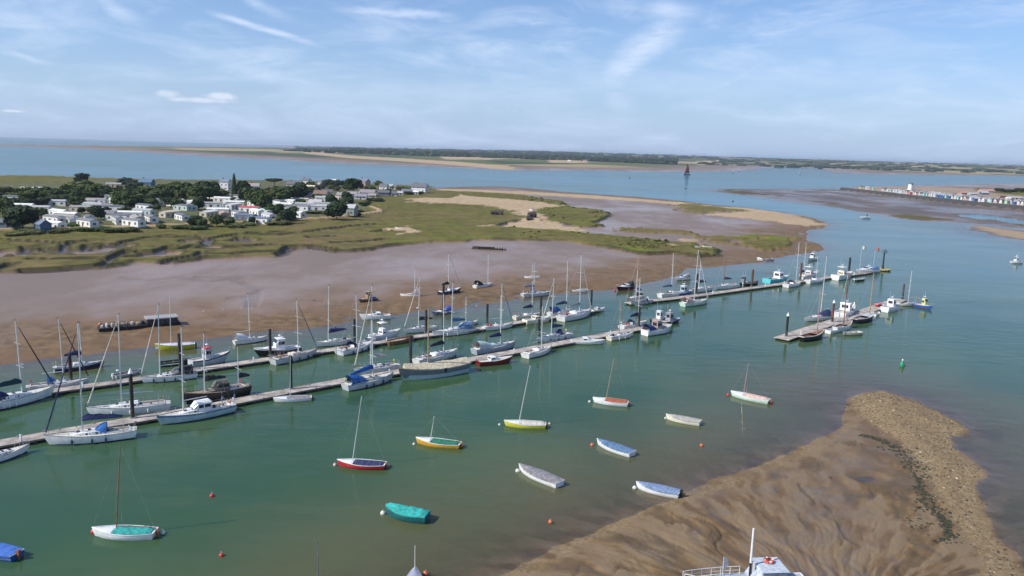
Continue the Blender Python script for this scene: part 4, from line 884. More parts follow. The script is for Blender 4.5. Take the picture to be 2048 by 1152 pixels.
yacht((1028, 695), (948, 709), 'pale grey yacht with clear green cockpit tent and blue sail cover', hull=mat('lilac_grey_hull', (.42, .46, .54), .35), base=(1001, 684), top=(1000, 590), cover_=CNAVY, tent=CCLEAR, cabm=PALEB, L=9.4, furl=None, blen=2.8)
motor((1017, 725), (957, 731), 'low white cabin boat with dark red hull at front pontoon', hull=DRED, boot=DRED, cab='cruiser', radar=False, antenna=0, fb=.8, L=6.6, canopy=None, rail=False)
yacht((1103, 701), (1048, 717), 'white yacht showing a broad bright stern at the front pontoon', base=(1083, 695), top=(1085, 612), cover_=None, boot=GREEND, L=7.6, furl=None, beam=2.7)
yacht((1079, 684), (1139, 675), 'white yacht beyond the front pontoon with navy boom cover and sprayhood', base=(1099, 668), top=(1102, 556), cover_=CNAVY, hood=CNAVY, L=8.8, mfrac=.12, boot=GREYW)
motor((1204, 688), (1143, 687), 'white open sports boat lying low at the front pontoon', cab='cruiser', radar=False, antenna=0, fb=.65, L=6.3, boot=BLACK, rail=False)
yacht((1268, 672), (1214, 682), 'smooth cream hulled racing yacht near the end of the front pontoon', hull=OFFW, base=(1239, 664), top=(1241, 596), L=6.9, cover_=None, mastm=WOODP, furl=None, deckm=GREYW, fb=.75, low=.2, boot=GREEND)
yacht((1296, 650), (1238, 661), 'blue white yacht with dark blue boom cover beyond the front pontoon end', base=(1276, 648), top=(1275, 556), cover_=CNAVY, hood=CSLATE, cabm=PALEB, L=8, furl=None)
motor((1336, 664), (1290, 671), 'white high bowed launch with a deep blue canvas cockpit tent', hull=WHITE, canopy=mat('violet_blue_canvas', (.035, .05, .2), .85, var=.2), cab='wheelhouse', top_=mat('faded_pink_wood', (.38, .30, .28), .7), radar=False, antenna=2, L=7.2, fb=1.1)
motor((1359, 644), (1318, 650), 'dark inflatable workboat with white console at the end of the front pontoon', hull=RUBBER, cab='wheelhouse', top_=mat('dull_grey_console', (.3, .3, .32), .6), ob=WHITE, L=5.8, fb=.7, name='rigid_inflatable', cat='inflatable boat', deckm=GREYW, rail=False)
motor((1333, 641), (1304, 646), 'small dark cabin boat behind the blue tented launch', hull=BLACK, cab='wheelhouse', top_=WHITE, L=4.8, radar=False, rail=False)
# ------------------------------------------------------------ craft on the middle pontoon
yacht((201, 733), (112, 744), 'navy hulled yacht with navy boom cover and white decks by the mud', hull=NAVY, boot=DRED, base=(164, 722), top=(158, 645), cover_=CNAVY, L=10, deckm=GREYW, tent=None, furl=None, bimini=None, stripe=WHITE, fend=(-1, .02), fendm=BUOYW)
yacht((172, 771), (57, 784), 'white cabin yacht with big blue sprayhood and dark furled sail', hull=GREYW, boot=DRED, base=(128, 765), top=(117, 637), cover_=None, hood=CBLUE, furl=CBLACK, L=11, pilot=None, cabm=WHITE)
yacht((100, 793), (-60, 828), 'white yacht at the left edge with teal boom cover and dark furled headsail', base=(44, 779), top=(22, 641), cover_=mat('dark_teal_canvas', (.012, .05, .06), .85), hood=CNAVY, furl=CBLACK, fend=(-1, .3, .36, .42, .5), radar=True, L=12.6, blen=5)
dinghy((284, 744), (226, 757), 'grey inflatable tender with white outboard alongside the middle pontoon', hull=GREYW, inner=CGREY, gun=GREYW, L=4.4, ob=WHITE, fb=.45, name='inflatable_tender', cat='inflatable boat')
yacht((289, 766), (390, 755), 'white yacht with three navy fenders and black cockpit canopy, bow left', base=(320, 748), top=(315, 610), cover_=None, tent=CBLACK, hood=CGREY, furl=CCREAM, fend=(1, .42, .62, .8), fendm=CNAVY, L=9.6, radar=True)
motor((446, 724), (384, 735), 'grey wheelhouse boat with a bright red roof and black stripe', hull=GREYW, cab='wheelhouse', top_=GREYW, roofm=REDC, boot=BLACK, stripe=BLACK, L=8.6, fb=1.2, antenna=2.4)
dinghy((374, 727), (324, 733), 'long dark green open workboat beyond the red roofed boat', hull=GREEND, inner=GREEND, gun=CGREY, L=6.5, fb=.7, thwarts=3, name='open_workboat', cat='workboat')
daysailer((314, 700), (388, 696), 'white decked sailing boat with yellow green hull near the mud', (342, 686), (340, 593), mat('acid_yellow_paint', (.42, .42, .02), .35), mat('lilac_white_canvas', (.55, .53, .62), .8), deckm=WHITE, fb=.85, rake=.01, ridge=.22, r=.06)
yacht((532, 681), (470, 689), 'white yacht with grey boom riding near the mud, no pontoon', base=(507, 674), top=(503, 588), cover_=None, L=8.6, furl=None, mfrac=-.02, tent=WHITE, blen=3)
motor((520, 713), (598, 704), 'white wheelhouse cruiser with black hull behind the black pile', hull=BLACK, boot=None, stripe=WHITE, cab='wheelhouse', L=9.3, fb=1.15, deckm=WHITE)
yacht((629, 711), (548, 729), 'grey white yacht with tan stern and dark furled sail, bow right', hull=GREYW, cabm=OFFW, base=(597, 704), top=(591, 600), cover_=None, furl=CSLATE, L=10.2, boot=BLACK, deckm=mat('grey_brown_deck', (.33, .29, .28), .7))
yacht((633, 694), (699, 686), 'white yacht with deep blue boom cover beyond the middle pontoon, bow left', base=(658, 678), top=(653, 572), cover_=CNAVY, L=9.2, blen=3.6, furl=None, boom=.3, mfrac=.14)
yacht((742, 694), (680, 710), 'white yacht with broad pale stern and navy sprayhood at middle pontoon', base=(714, 692), top=(718, 588), hood=CNAVY, cover_=None, tent=None, bimini=None, L=9.2, beam=3.2, furl=None, boot=NAVY, stripe=None)
motor((786, 675), (750, 681), 'white flybridge motor cruiser with overhanging hardtop', cab='flybridge', L=8.8, fb=1.1)
motor((721, 690), (748, 685), 'small white covered speedboat behind the broad sterned yacht', cab='cruiser', canopy=WHITE, L=5.2, radar=False, antenna=0)
dinghy((824, 681), (776, 690), 'brown varnished open wooden boat at the middle pontoon', hull=WOODR, inner=WOODR, gun=WOODP, L=7.4, fb=.75, thwarts=4, name='open_wooden_boat', cat='boat')
yacht((812, 667), (871, 660), 'white yacht with black boom cover and radar beyond the middle pontoon', base=(837, 652), top=(836, 553), cover_=CBLACK, furl=CCREAM, L=9, radar=True, blen=3.2)
yacht((870, 674), (944, 664), 'white yacht wrapped in a lumpy mid blue sail cover', base=(903, 664), top=(906, 566), cover_=mat('denim_canvas', (.05, .16, .30), .85, var=.25), tent=CMBLUE, boot=DRED, L=10, furl=None)
motor((868, 630), (901, 627), 'small grey boat under a violet blue tent by the mud', hull=CSLATE, cab='cruiser', canopy=mat('violet_canvas', (.06, .08, .33), .85, var=.2), L=5.6, ob=WHITE, radar=False, antenna=0, rail=False)
yacht((955, 647), (924, 653), 'white fin keel sloop partly hidden behind the blue wrapped yacht', base=(932, 641), top=(935, 593), cover_=None, L=6.8, furl=None)
yacht((1022, 655), (969, 661), 'low white sloop with thick mast at the middle pontoon', base=(1003, 652), top=(1002, 566), cover_=None, L=8.2, furl=CSLATE, low=.1, boot=BLACK)
yacht((1080, 634), (1030, 640), 'cream white yacht with dark blue boom cover beyond the middle pontoon', hull=OFFW, base=(1064, 628), top=(1064, 562), cover_=CNAVY, L=8.4, furl=None, boot=BLACK)
motor((1096, 643), (1050, 648), 'cream boat with yellow ochre waterline at the middle pontoon', hull=OFFW, boot=ORG, cab='cruiser', L=7, radar=False, antenna=0, top_=OFFW, rail=False)
yacht((1140, 626), (1099, 632), 'white yacht almost hidden under bright blue covers', base=(1134, 612), top=(1135, 520), cover_=CNAVY, tent=CBLUE, hood=CBLUE, L=8, mfrac=.3, furl=None, blen=3.4)
yacht((1182, 629), (1119, 643), 'large white yacht with gleaming stern at the end of the middle pontoon', base=(1159, 625), top=(1160, 510), cover_=CPGREY, furl=CCREAM, L=10.8, beam=3.6, boot=GREEND, hood=None, deckm=mat('lilac_deck', (.45, .42, .45), .6))
motor((1206, 622), (1184, 625), 'small white sports boat off the end of the middle pontoon', cab='cruiser', L=5.6, radar=False, antenna=0, boot=BLACK)
motor((727, 639), (778, 637), 'white yacht hull with teal underside and purple boom cover afloat by the mud', hull=WHITE, boot=TEAL, cab='cruiser', L=8.6, radar=False, antenna=0, canopy=None, name='cabin_boat')
# ------------------------------------------------------------ craft lying on the mud
yacht((806, 592), (836, 592), 'white boat with grey cover lying on the mud left of navy yacht', mud=True, base=(829, 585), top=(830, 538), cover_=None, L=6.6, furl=None, tent=CGREY, rail=False, heel=.06)
yacht((919, 583), (881, 589), 'navy hulled yacht with white cabin aground on the mud', hull=NAVY, mud=True, base=(897, 580), top=(894, 507), cover_=CBLACK, L=8.4, furl=CCREAM, boot=BLACK, rail=False)
yacht((983, 571), (950, 576), 'white yacht with black cockpit canopy and dark keel band on the mud', mud=True, base=(976, 568), top=(973, 508), cover_=None, tent=CBLACK, L=7.6, boot=DRED, furl=None, rail=False)
yacht((1051, 556), (1078, 556), 'small white sailing boat furthest up the mud', mud=True, base=(1064, 550), top=(1062, 528), cover_=None, L=6.2, boot=BLACK, furl=None, rail=False)
yacht((1099, 590), (1046, 593), 'large pale grey yacht aground at the mud edge with dark boom cover', hull=GREYW, mud=True, base=(1068, 582), top=(1066, 524), cover_=CSLATE, hood=CVIO, L=9.8, boot=BLACK, furl=None)
yacht((1147, 583), (1174, 583), 'small white boat with black bottom at the mud edge', mud=True, base=None, top=None, L=6.4, boot=BLACK, rail=False)
motor((722, 605), (752, 600), 'derelict orange and brown boat piled with junk on the mud', hull=mat('rusty_hull', (.16, .10, .07), .8, var=.35), cab='wheelhouse', top_=mat('faded_orange_ply', (.45, .30, .18), .8, var=.3), mud=True, L=6.2, radar=False, antenna=0, gantry=WOODP, aft=CBLUE, rail=False, name='derelict_boat', cat='boat')
motor((1237, 581), (1264, 577), 'white motorboat with black hood and red bottom at the waterline', boot=RED, hull=BLACK, deckm=WHITE, cab='cruiser', canopy=CBLACK, L=6.4, radar=False, antenna=0)
motor((1354, 561), (1377, 559), 'white motorboat afloat close to the bare mud point', cab='cruiser', canopy=CGREY, L=6.6, radar=False, antenna=2.5, boot=BLACK)
buoy(1230, 582, 'red buoy at the bow of the black hooded motorboat', BUOYR, .4)
# houseboat and wreck
def houseboat():
    mid, rz, L = place((344, 648), (213, 660), True); o = thing('derelict_pontoon_raft', 'derelict black raft with a flat pale roof, stranded on the mud', 'raft', mid, rz); L = 15
    q = MB(); q.box(-L/2, L/2, -1.7, 1.7, -.3, .75, .15, .1); q.build('hull', mat('tarred_timber', (.018, .015, .014), .9), o)
    q = MB(); q.box(1.2, 6.9, -1.5, 1.5, .75, 1.75); q.build('shed', mat('dark_ply', (.05, .045, .05), .9), o)
    q = MB(); q.box(1.0, 7.1, -1.75, 1.75, 1.75, 1.95, .05, .05); q.build('roof', mat('grey_felt', (.34, .33, .34), .9, var=.2), o)
    r_ = random.Random(4)
    for i in range(9):
        x = -7+i*.9; w = r_.uniform(.3, .7); hh = r_.uniform(.4, .9); q = MB(); q.box(x, x+w, -1.4+r_.random(), -.4+r_.random(), .75, .75+hh, .05, .05); q.build('deck_clutter', r_.choice([WHITE, CGREY, TEAK, CBLACK, OFFW]), o)
    q = MB(); [q.tube((x, -1.6, .7), (x, -1.6, 1.8), .05, .05, 4) for x in (-7.2, -5, -3, -1)]; q.tube((-7.2, -1.6, 1.8), (-1, -1.6, 1.8), .04, .04, 4); q.build('railing', TEAK, o)
houseboat()
buoy(200, 650, 'red and white buoy on the mud left of the derelict raft', BUOYO, .45, True)
def wreck():
    p = G(978, 499); o = thing('wooden_wreck', 'dark ribs of a wooden wreck on the far mud', 'wreck', p, R(-5)); L = 13
    q = MB(); q.box(-L/2, L/2, -.12, .12, -.2, .25); q.build('keel', BLACK, o)
    for i in range(13):
        x = -6+i; w = 1.7*math.cos((x)/7.5*1.4); q = MB()
        for sg in (1, -1): q.path([(x, 0, .1), (x, sg*w*.7, .3), (x, sg*w, .8+.3*random.random())], .12, 4)
        q.build('rib', BLACK, o)
    q = MB(); q.box(-6, 2, 1.2, 1.35, .3, .8); q.box(-4, 5.5, -1.5, -1.3, .2, .7); q.build('plank', mat('rotten_plank', (.03, .022, .018), .9), o)
wreck()
for px, py, lab in ((628, 601, 'dark mooring weight on the mud below the derelict boat'), (483, 617, 'small pale mooring float on bare mud'), (407, 623, 'pale float at the left end of a mooring bar'), (446, 620, 'float at the right end of a mooring bar'), (671, 655, 'dark buoy floating behind the deep blue covered yacht'),
                    (953, 612, 'white float at the mud edge'), (505, 617, 'white mooring float beside a thin withy'), (1102, 593, 'white buoy at the bow of the big stranded yacht')):
    buoy(px, py, lab, BUOYW if 'dark' not in lab else BLACK, .17, True)
# ------------------------------------------------------------ third pontoon
yacht((1254, 604), (1283, 598), 'weathered white fishing smack with tall cream mast behind the third pontoon', hull=OFFW, base=(1272, 592), top=(1275, 510), cover_=CSLATE, L=8.6, mastm=WOODP, furl=None, deckm=TEAK, name='wooden_yacht')
yacht((1264, 611), (1300, 606), 'grey cluttered wooden boat in front of the third pontoon end', hull=GREYW, deckm=TEAK, base=(1299, 600), top=(1300, 541), cover_=CBLACK, L=8.4, furl=None, mfrac=.3, cabm=mat('dirty_white', (.45, .42, .40), .6), name='wooden_yacht', boot=BLACK)
yacht((1379, 590), (1314, 596), 'white yacht with slate blue boom cover behind the third pontoon', base=(1343, 585), top=(1347, 506), cover_=CSLATE, L=9.6, furl=None)
motor((1380, 589), (1354, 593), 'blue hulled cabin boat with white roof behind the third pontoon', hull=BLUEP, cab='wheelhouse', top_=PALEB, roofm=WHITE, L=7.2)
yacht((1412, 607), (1366, 613), 'pale green yacht with the tallest mast, pink canvas, below third pontoon', hull=MINT, base=(1388, 600), top=(1401, 500), cover_=None, tent=mat('salmon_canvas', (.62, .42, .36), .8), L=10, furl=WHITE, rake=-.03, radar=True)
yacht((1382, 586), (1419, 581), 'white yacht with curved black boom cover behind the thick black pile', base=(1393, 578), top=(1399, 522), cover_=CBLACK, L=8.6, mfrac=.1, furl=None)
yacht((1432, 579), (1473, 575), 'white yacht with purple boom cover and brown mast', base=(1446, 567), top=(1450, 505), cover_=CPURP, L=9, mastm=WOODR, furl=None, mfrac=.15)
dinghy((1516, 569), (1486, 573), 'black open workboat with white engine beside the rusty pile', hull=BLACK, inner=CGREY, gun=BLACK, L=7, fb=.8, ob=WHITE, name='open_workboat', cat='workboat')
motor((1479, 571), (1493, 568), 'small teal boat with dark upright engine beyond third pontoon', hull=TEAL, cab='wheelhouse', top_=CGREY, L=4.8, radar=False, rail=False)
motor((1575, 562), (1529, 567), 'turquoise fishing boat with white wheelhouse and brown gantry', hull=TURQ, cab='fishing', top_=WHITE, gantry=WOODR, aft=TEAL, L=9.5, boot=GREEND, fb=1.3, name='fishing_boat', cat='fishing boat')
yacht((1602, 570), (1569, 575), 'white yacht with bright round stern below the third pontoon, left one', base=(1597, 562), top=(1598, 485), cover_=None, hood=CSLATE, L=7.6, beam=3, furl=None, mfrac=.2)
yacht((1648, 563), (1613, 567), 'white yacht with bright stern beside the red clutter, right one', base=(1632, 560), top=(1637, 512), cover_=None, L=8, beam=3, furl=None, boot=GREEND)
yacht((1618, 556), (1606, 558), 'slim white sloop whose tall mast rises behind the pinkish cruiser', base=(1607, 552), top=(1609, 484), L=8, cover_=CNAVY, furl=None)
motor((1631, 553), (1606, 557), 'pinkish white motor cruiser behind the third pontoon', top_=mat('pinkish_white', (.66, .60, .58), .5), cab='flybridge', L=8.6, roofm=None)
motor((1699, 556), (1670, 560), 'high white wheelhouse launch with cream roof and antennas', cab='flybridge', top_=OFFW, L=9.4, fb=1.5, antenna=2.6)
motor((1712, 548), (1754, 544), 'sleek white motor cruiser with blue bimini next to the yellow platform', cab='cruiser', canopy=CMBLUE, L=10.5, fb=1.1, boot=BLACK)
dinghy((1730, 560), (1708, 563), 'dark open dayboat with white outboard below the third pontoon', hull=BLACK, inner=PALEB, L=5.8, ob=WHITE)
motor((1617, 522), (1632, 520), 'grey and white motorboat anchored off the mud point', cab='wheelhouse', L=6.5, hull=GREYW, boot=BLACK)
dinghy((1513, 517), (1524, 523), 'white dinghy hauled to the mud edge, left of the pink one', L=4.8, ob=None, gun=WHITE, inner=WHITE)
dinghy((1531, 521), (1545, 520), 'pale pink dinghy by the mud edge with dark outboard', hull=mat('pale_pink_paint', (.6, .52, .55), .5), inner=CGREY, L=5, ob=BLACK)
dinghy((1388, 494), (1398, 495), 'white rowing boat on the green point, left one', mud=True, L=4.5, inner=CBLACK)
dinghy((1407, 494), (1421, 495), 'pale yellow rowing boat on the green point, right one', mud=True, hull=mat('pale_yellow_paint', (.62, .58, .30), .5), L=5.5, inner=CBLACK)
def platform():
    p = P(1765, 541); o = thing('beacon_platform', 'yellow edged round platform with a tall weather post at the pontoon end', 'platform', p)
    q = MB(); q.rings([[(rr*math.cos(a), rr*math.sin(a), z) for a in [2*math.pi*i/14 for i in range(14)]] for rr, z in ((2.3, -.2), (2.5, .3))]); q.build('float', FLOAT, o)
    q = MB(); q.rings([[(rr*math.cos(a), rr*math.sin(a), z) for a in [2*math.pi*i/14 for i in range(14)]] for rr, z in ((2.7, .301), (2.7, .6), (2.5, .65))]); q.build('yellow_rim', mat('weathered_yellow', (.50, .40, .16), .7, var=.25), o)
    H = height_at((p.x, p.y), 500); q = MB(); q.tube((0, 0, .6), (0, 0, H-1), .28, .22, 10); q.tube((0, 0, .6), (0, 0, 1.6), .5, .35, 8); po = q.build('post', PILE, o, smooth=True)
    q = MB(); q.box(-.8, .9, -.8, .8, H-1, H-.85); q.tube((-.8, 0, H-.2), (.9, 0, H-.2), .05, .05, 4)
    for x in (-.8, .05, .9): q.tube((x, 0, H-.85), (x, 0, H+.1), .05, .04, 4)
    q.box(-.2, .5, -.4, .3, H-.85, H+.1, .05, .05); q.build('lamp_cage', mat('lamp_grey_blue', (.10, .15, .2), .6), po)
    q = MB(); q.tube((0.1, 0, H), (.3, 0, H+1.3), .035, .02, 4); q.tube((-.3, 0, H+1.0), (.9, 0, H+1.1), .03, .03, 4); q.build('wind_vane', STEEL, po)
platform()
def flagpole(px, py, ty, label, fm):
    p = P(px, py); H = height_at((p.x, p.y), ty); o = thing('flagpole', label, 'flagpole', p); q = MB(); q.tube((0, 0, .3), (0, 0, H), .06, .04, 6); q.build('pole', ALU, o)
    q = MB(); rs = [[(.05+i*.22, .12*math.sin(i*1.3), H-.1-.06*i), (.05+i*.22, .12*math.sin(i*1.3+.4), H-1.0-.1*i)] for i in range(7)]; q.rings(rs, closed=False, cap=False); q.build('flag', fm, o)
flagpole(1718, 549, 491, 'thin flagpole with a white and yellow flag on the third pontoon', OFFW)
flagpole(1746, 543, 494, 'thin flagpole with a pinkish red flag beside the platform', mat('washed_red_flag', (.55, .20, .18), .8))
# ------------------------------------------------------------ short right hand pontoon
def smack(bow, stern, base, top, label, hull, inner, mastm=WOODR, L=11, clutter=None, thw=4, gun=WOODP, furledm=None, stripe=None):
    mid, rz, _ = place(bow, stern); B = .28*L; F = 1.05; o = thing('sailing_smack', label, 'smack', mid, rz)
    hb, zs, xs = put_hull(o, L, B, F, hull, None, stripe, rake=.35, counter=.5, tr=.5, sheer=1.2); gunwale(o, hb, zs, xs, gun, .08)
    put_deck(o, hb, zs, xs, inner, .55, 1.0); q = MB(); S = [.03+.53*i/8 for i in range(9)]
    rs = [[(xs(t), hb(t)*.95, zs(t)), (xs(t), hb(t)*.80, zs(t)*.5), (xs(t), -hb(t)*.80, zs(t)*.5), (xs(t), -hb(t)*.95, zs(t))] for t in S]
    q.rings(rs, closed=False, cap=False); q.build('open_well', inner, o)
    for i in range(thw): t = .1+.12*i; q = MB(); q.box(xs(t)-.13, xs(t)+.13, -hb(t)*.9, hb(t)*.9, zs(t)*.75, zs(t)*.75+.06); q.build('thwart', WOODR, o)
    mx, H = solve_mast(mid, rz, L, base, top, F, None); rig(o, mx, F, H, -.01*H, L, hb, zs, xs, mastm, r=.13, boom=.3, blen=.5*L, coverm=furledm, spr=0, furl=None, bz=.9)
    q = MB(); q.tube((xs(.96), 0, zs(.96)), (xs(1)+2.0, 0, zs(1)+.35), .09, .06, 6); q.build('bowsprit', mastm, o); return o
smack((1646, 673), (1602, 684), (1634, 667), (1646, 578), 'open wooden smack with red brown interior at the near end of the short pontoon', BLACK, mat('red_brown_interior', (.30, .13, .09), .7, var=.3), mat('pinkish_spar', (.42, .25, .22), .5), L=8.2, gun=OFFW)
smack((1748, 636), (1706, 648), (1739, 632), (1745, 546), 'navy hulled smack with thick wooden mast and grey decks', mat('blackish_navy', (.012, .012, .03), .4), GREYW, WOODP, L=9.6, furledm=None, gun=OFFW)
smack((1700, 655), (1672, 664), (1688, 640), (1695, 546), 'white bowed boat with crosstrees on its brown mast in the middle of the short pontoon', WHITE, TEAK, WOODR, L=8, gun=WHITE)
dinghy((1684, 661), (1656, 667), 'white open boat nested between the smacks', L=6, inner=GREYW, fb=.7)
dinghy((1688, 671), (1720, 669), 'cream dinghy with dark bottom moored outside the smacks', hull=mat('dull_cream', (.45, .44, .36), .6), boot=BLACK, inner=mat('cream_inside', (.5, .5, .40), .7), L=6.2, fb=.6, gun=OFFW)
motor((1712, 623), (1668, 641), 'white motor yacht with tall wheelhouse beyond the short pontoon', cab='wheelhouse', L=9.5, fb=1.4, boot=NAVY)
yacht((1612, 643), (1658, 638), 'white yacht with dark blue tarpaulin beyond the short pontoon', base=(1653, 632), top=(1661, 513), tent=CNAVY, hood=CNAVY, L=8.6, mfrac=-.1, furl=None, cover_=None)
motor((1799, 618), (1764, 625), 'bright white motorboat showing its stern off the short pontoon', cab='wheelhouse', L=6.8, fb=1.2, boot=GREYW)
dinghy((1759, 628), (1746, 633), 'small white tender behind the bright white motorboat', L=3.4, inner=GREYW)
yacht((1803, 612), (1826, 611), 'white yacht with dark bottom at the outer end of short pontoon', base=(1816, 604), top=(1825, 541), L=6.8, hull=OFFW, boot=BLACK, cover_=None, furl=None)
motor((1857, 618), (1833, 613), 'blue fishing boat with pale yellow wheelhouse, outermost', hull=BLUEP, cab='fishing', top_=mat('primrose_paint', (.62, .62, .30), .5), L=6.6, gantry=mat('pinkish_gantry', (.45, .32, .3), .6), name='fishing_boat', cat='fishing boat', boot=DRED)
o_ = dinghy((1762, 615), (1752, 617), 'upturned crimson tender on the short pontoon', hull=RED, coverm=mat('pink_red_cover', (.6, .12, .16), .6), L=3.2, s=(.02, .97)); o_.location.z = .62
# ------------------------------------------------------------ moored half deckers and dinghies in the foreground
daysailer((190, 1071), (309, 1074), 'white half decker with teal cockpit cover and brown mast', (232, 1048), (242, 891), WHITE, CTEAL, mastm=WOODR, rake=.09, boot=None, ridge=.34, fb=.6)
buoy(188, 1065, 'red buoy at the bow of the white boat with teal cover', BUOYR, .36); buoy(326, 1067, 'pale float at the rudder of the white boat with teal cover', BUOYW, .27)
daysailer((678, 931), (769, 937), 'red hulled half decker with navy cockpit cover', (705, 916), (722, 791), RED, CNAVY, rake=.13, mastm=ALU, wood=False)
buoy(670, 931, 'pale pink buoy at the bow of the red half decker', mat('pink_white_buoy', (.6, .42, .38), .5), .28); buoy(775, 932, 'pink float at the stern of the red half decker', mat('pink_white_buoy', (.6, .42, .38), .5), .28)
daysailer((835, 886), (919, 896), 'orange yellow half decker with green cover and short mast', (861, 874), (868, 832), ORG, CGREEN, rake=.12)
buoy(828, 889, 'white buoy at the bow of the orange yellow half decker', BUOYW, .22); buoy(923, 893, 'pinkish float at the stern of the orange yellow half decker', mat('mauve_float', (.42, .32, .36), .5), .3)
daysailer((1011, 851), (1090, 856), 'yellow half decker with cream cockpit cover', (1038, 840), (1056, 730), YEL, CCREAM, rake=.15)
buoy(999, 850, 'white buoy on a short line ahead of the yellow half decker', BUOYW, .22); buoy(1099, 848, 'white float at the stern of the yellow half decker', BUOYW, .2)
daysailer((1188, 804), (1255, 812), 'white half decker with rust brown cockpit cover', (1212, 793), (1223, 716), WHITE, CRUST, rake=.13, mastm=WOODP)
buoy(1179, 804, 'white buoy ahead of the rust covered half decker', BUOYW, .25)
daysailer((1464, 791), (1537, 807), 'mint green half decker with pale pink cover', (1488, 783), (1494, 726), MINT, CPINK, rake=.06, mastm=mat('pinkish_spar', (.42, .25, .22), .5), stripe=WHITE)
buoy(1456, 791, 'crimson buoy at the bow of the mint green boat', BUOYR, .32); buoy(1544, 807, 'crimson buoy at the stern of the mint green boat', BUOYR, .32)
dinghy((1334, 838), (1400, 850), 'pale grey covered dinghy moored off the right', hull=OFFW, coverm=CPGREY, gun=OFFW, s=(.01, .96))
buoy(1331, 837, 'white buoy at the bow of the pale grey dinghy', BUOYW, .22)
dinghy((1196, 889), (1264, 913), 'white dinghy with weathered blue cover', coverm=CMBLUE, s=(.01, .97)); buoy(1184, 891, 'red and white buoy ahead of the weathered blue covered dinghy', BUOYO, .3)
dinghy((1040, 941), (1119, 974), 'long white dinghy with grey cover', coverm=CGREY, s=(.01, .99), ridge=.2, beam=1.9); buoy(1035, 943, 'white buoy at the bow of the grey covered dinghy', BUOYW, .32)
dinghy((1275, 976), (1358, 994), 'white dinghy with faded violet blue cover and black outboard', coverm=CVIO, s=(.01, .93), ob=BLACK); buoy(1269, 977, 'white buoy at the bow of the violet covered dinghy', BUOYW, .3)
dinghy((776, 1030), (854, 1043), 'beamy boat completely wrapped in a bright teal cover', hull=mat('dark_teal_paint', (.01, .12, .13), .5), coverm=CTEAL, ridge=.5, beam=2.0, fb=.75, s=(0, 1.0), gun=TEAL, boot=None); buoy(766, 1028, 'white buoy at the bow of the teal wrapped boat', BUOYW, .34)
dinghy((-60, 1098), (32, 1118), 'blue dinghy with orange rudder at the bottom left edge', hull=BLUEP, coverm=mat('royal_blue_cover', (.05, .15, .5), .7), gun=PALEB, boot=None, L=5.6, s=(.02, .95), ob=mat('brown_rudder', (.22, .08, .04), .6))
for px, py, lab, m, r_ in ((424, 993, 'red buoy alone in open water left of the red half decker', BUOYR, .30), (443, 1112, 'red buoy alone near the bottom edge on the left', BUOYR, .27), (1101, 1045, 'orange white buoy in the shallows beside the mudbank', BUOYO, .28),
                          (1403, 892, 'red and white buoy between the moored dinghies and the mudbank', BUOYO, .28), (851, 1149, 'red buoy at the bottom edge beside the blue bow', BUOYO, .32), (1259, 356, 'dark buoy far out in the channel', BLACK, 1.2), (1371, 377, 'dark post buoy far off the shingle spit', BLACK, 1.0), (1466, 403, 'grey buoy in the far channel off the sand spit', BLACK, .9), (1734, 431, 'dark buoy near the distant speedboat', BLACK, .7)):
    buoy(px, py, lab, m, r_)
def navbuoy():
    p = P(1804, 733); o = thing('channel_buoy', 'green conical channel buoy in open water on the right', 'buoy', p); r = .45
    q = MB(); q.rings([[(rr*math.cos(a), rr*math.sin(a), z) for a in [2*math.pi*i/14 for i in range(14)]] for rr, z in ((r*.8, -.3), (r, .1), (r, .4), (r*.35, 1.05), (.08, 1.15))]); q.build('body', BUOYG, o, smooth=True)
    q = MB(); q.rings([[(rr*math.cos(a), rr*math.sin(a), z) for a in [2*math.pi*i/10 for i in range(10)]] for rr, z in ((.16, 1.15), (.15, 1.3), (.02, 1.42))]); q.build('topmark', WHITE, o)
navbuoy()
# pole with pale tip (masthead of a boat below the frame) and bow of a boat at the bottom edge
def bottom_boats():
    dinghy((831, 1143), (822, 1230), 'grey blue pointed bow with thin mast rising at the bottom edge', hull=CMBLUE, coverm=mat('lavender_cover', (.30, .32, .42), .8), L=5.2, s=(.0, .99), ridge=.25, mast=(.42, height_at(P(831, 1143)[:2], 1078), 0), mastm=ALU)
    dinghy((600, 1215), (700, 1235), 'thin pale tipped mast rising alone from the bottom edge, left one', hull=WHITE, coverm=CGREY, L=5.6, mast=(.12, height_at(P(645, 1225)[:2], 1082), 0), mastm=CSLATE)
bottom_boats()
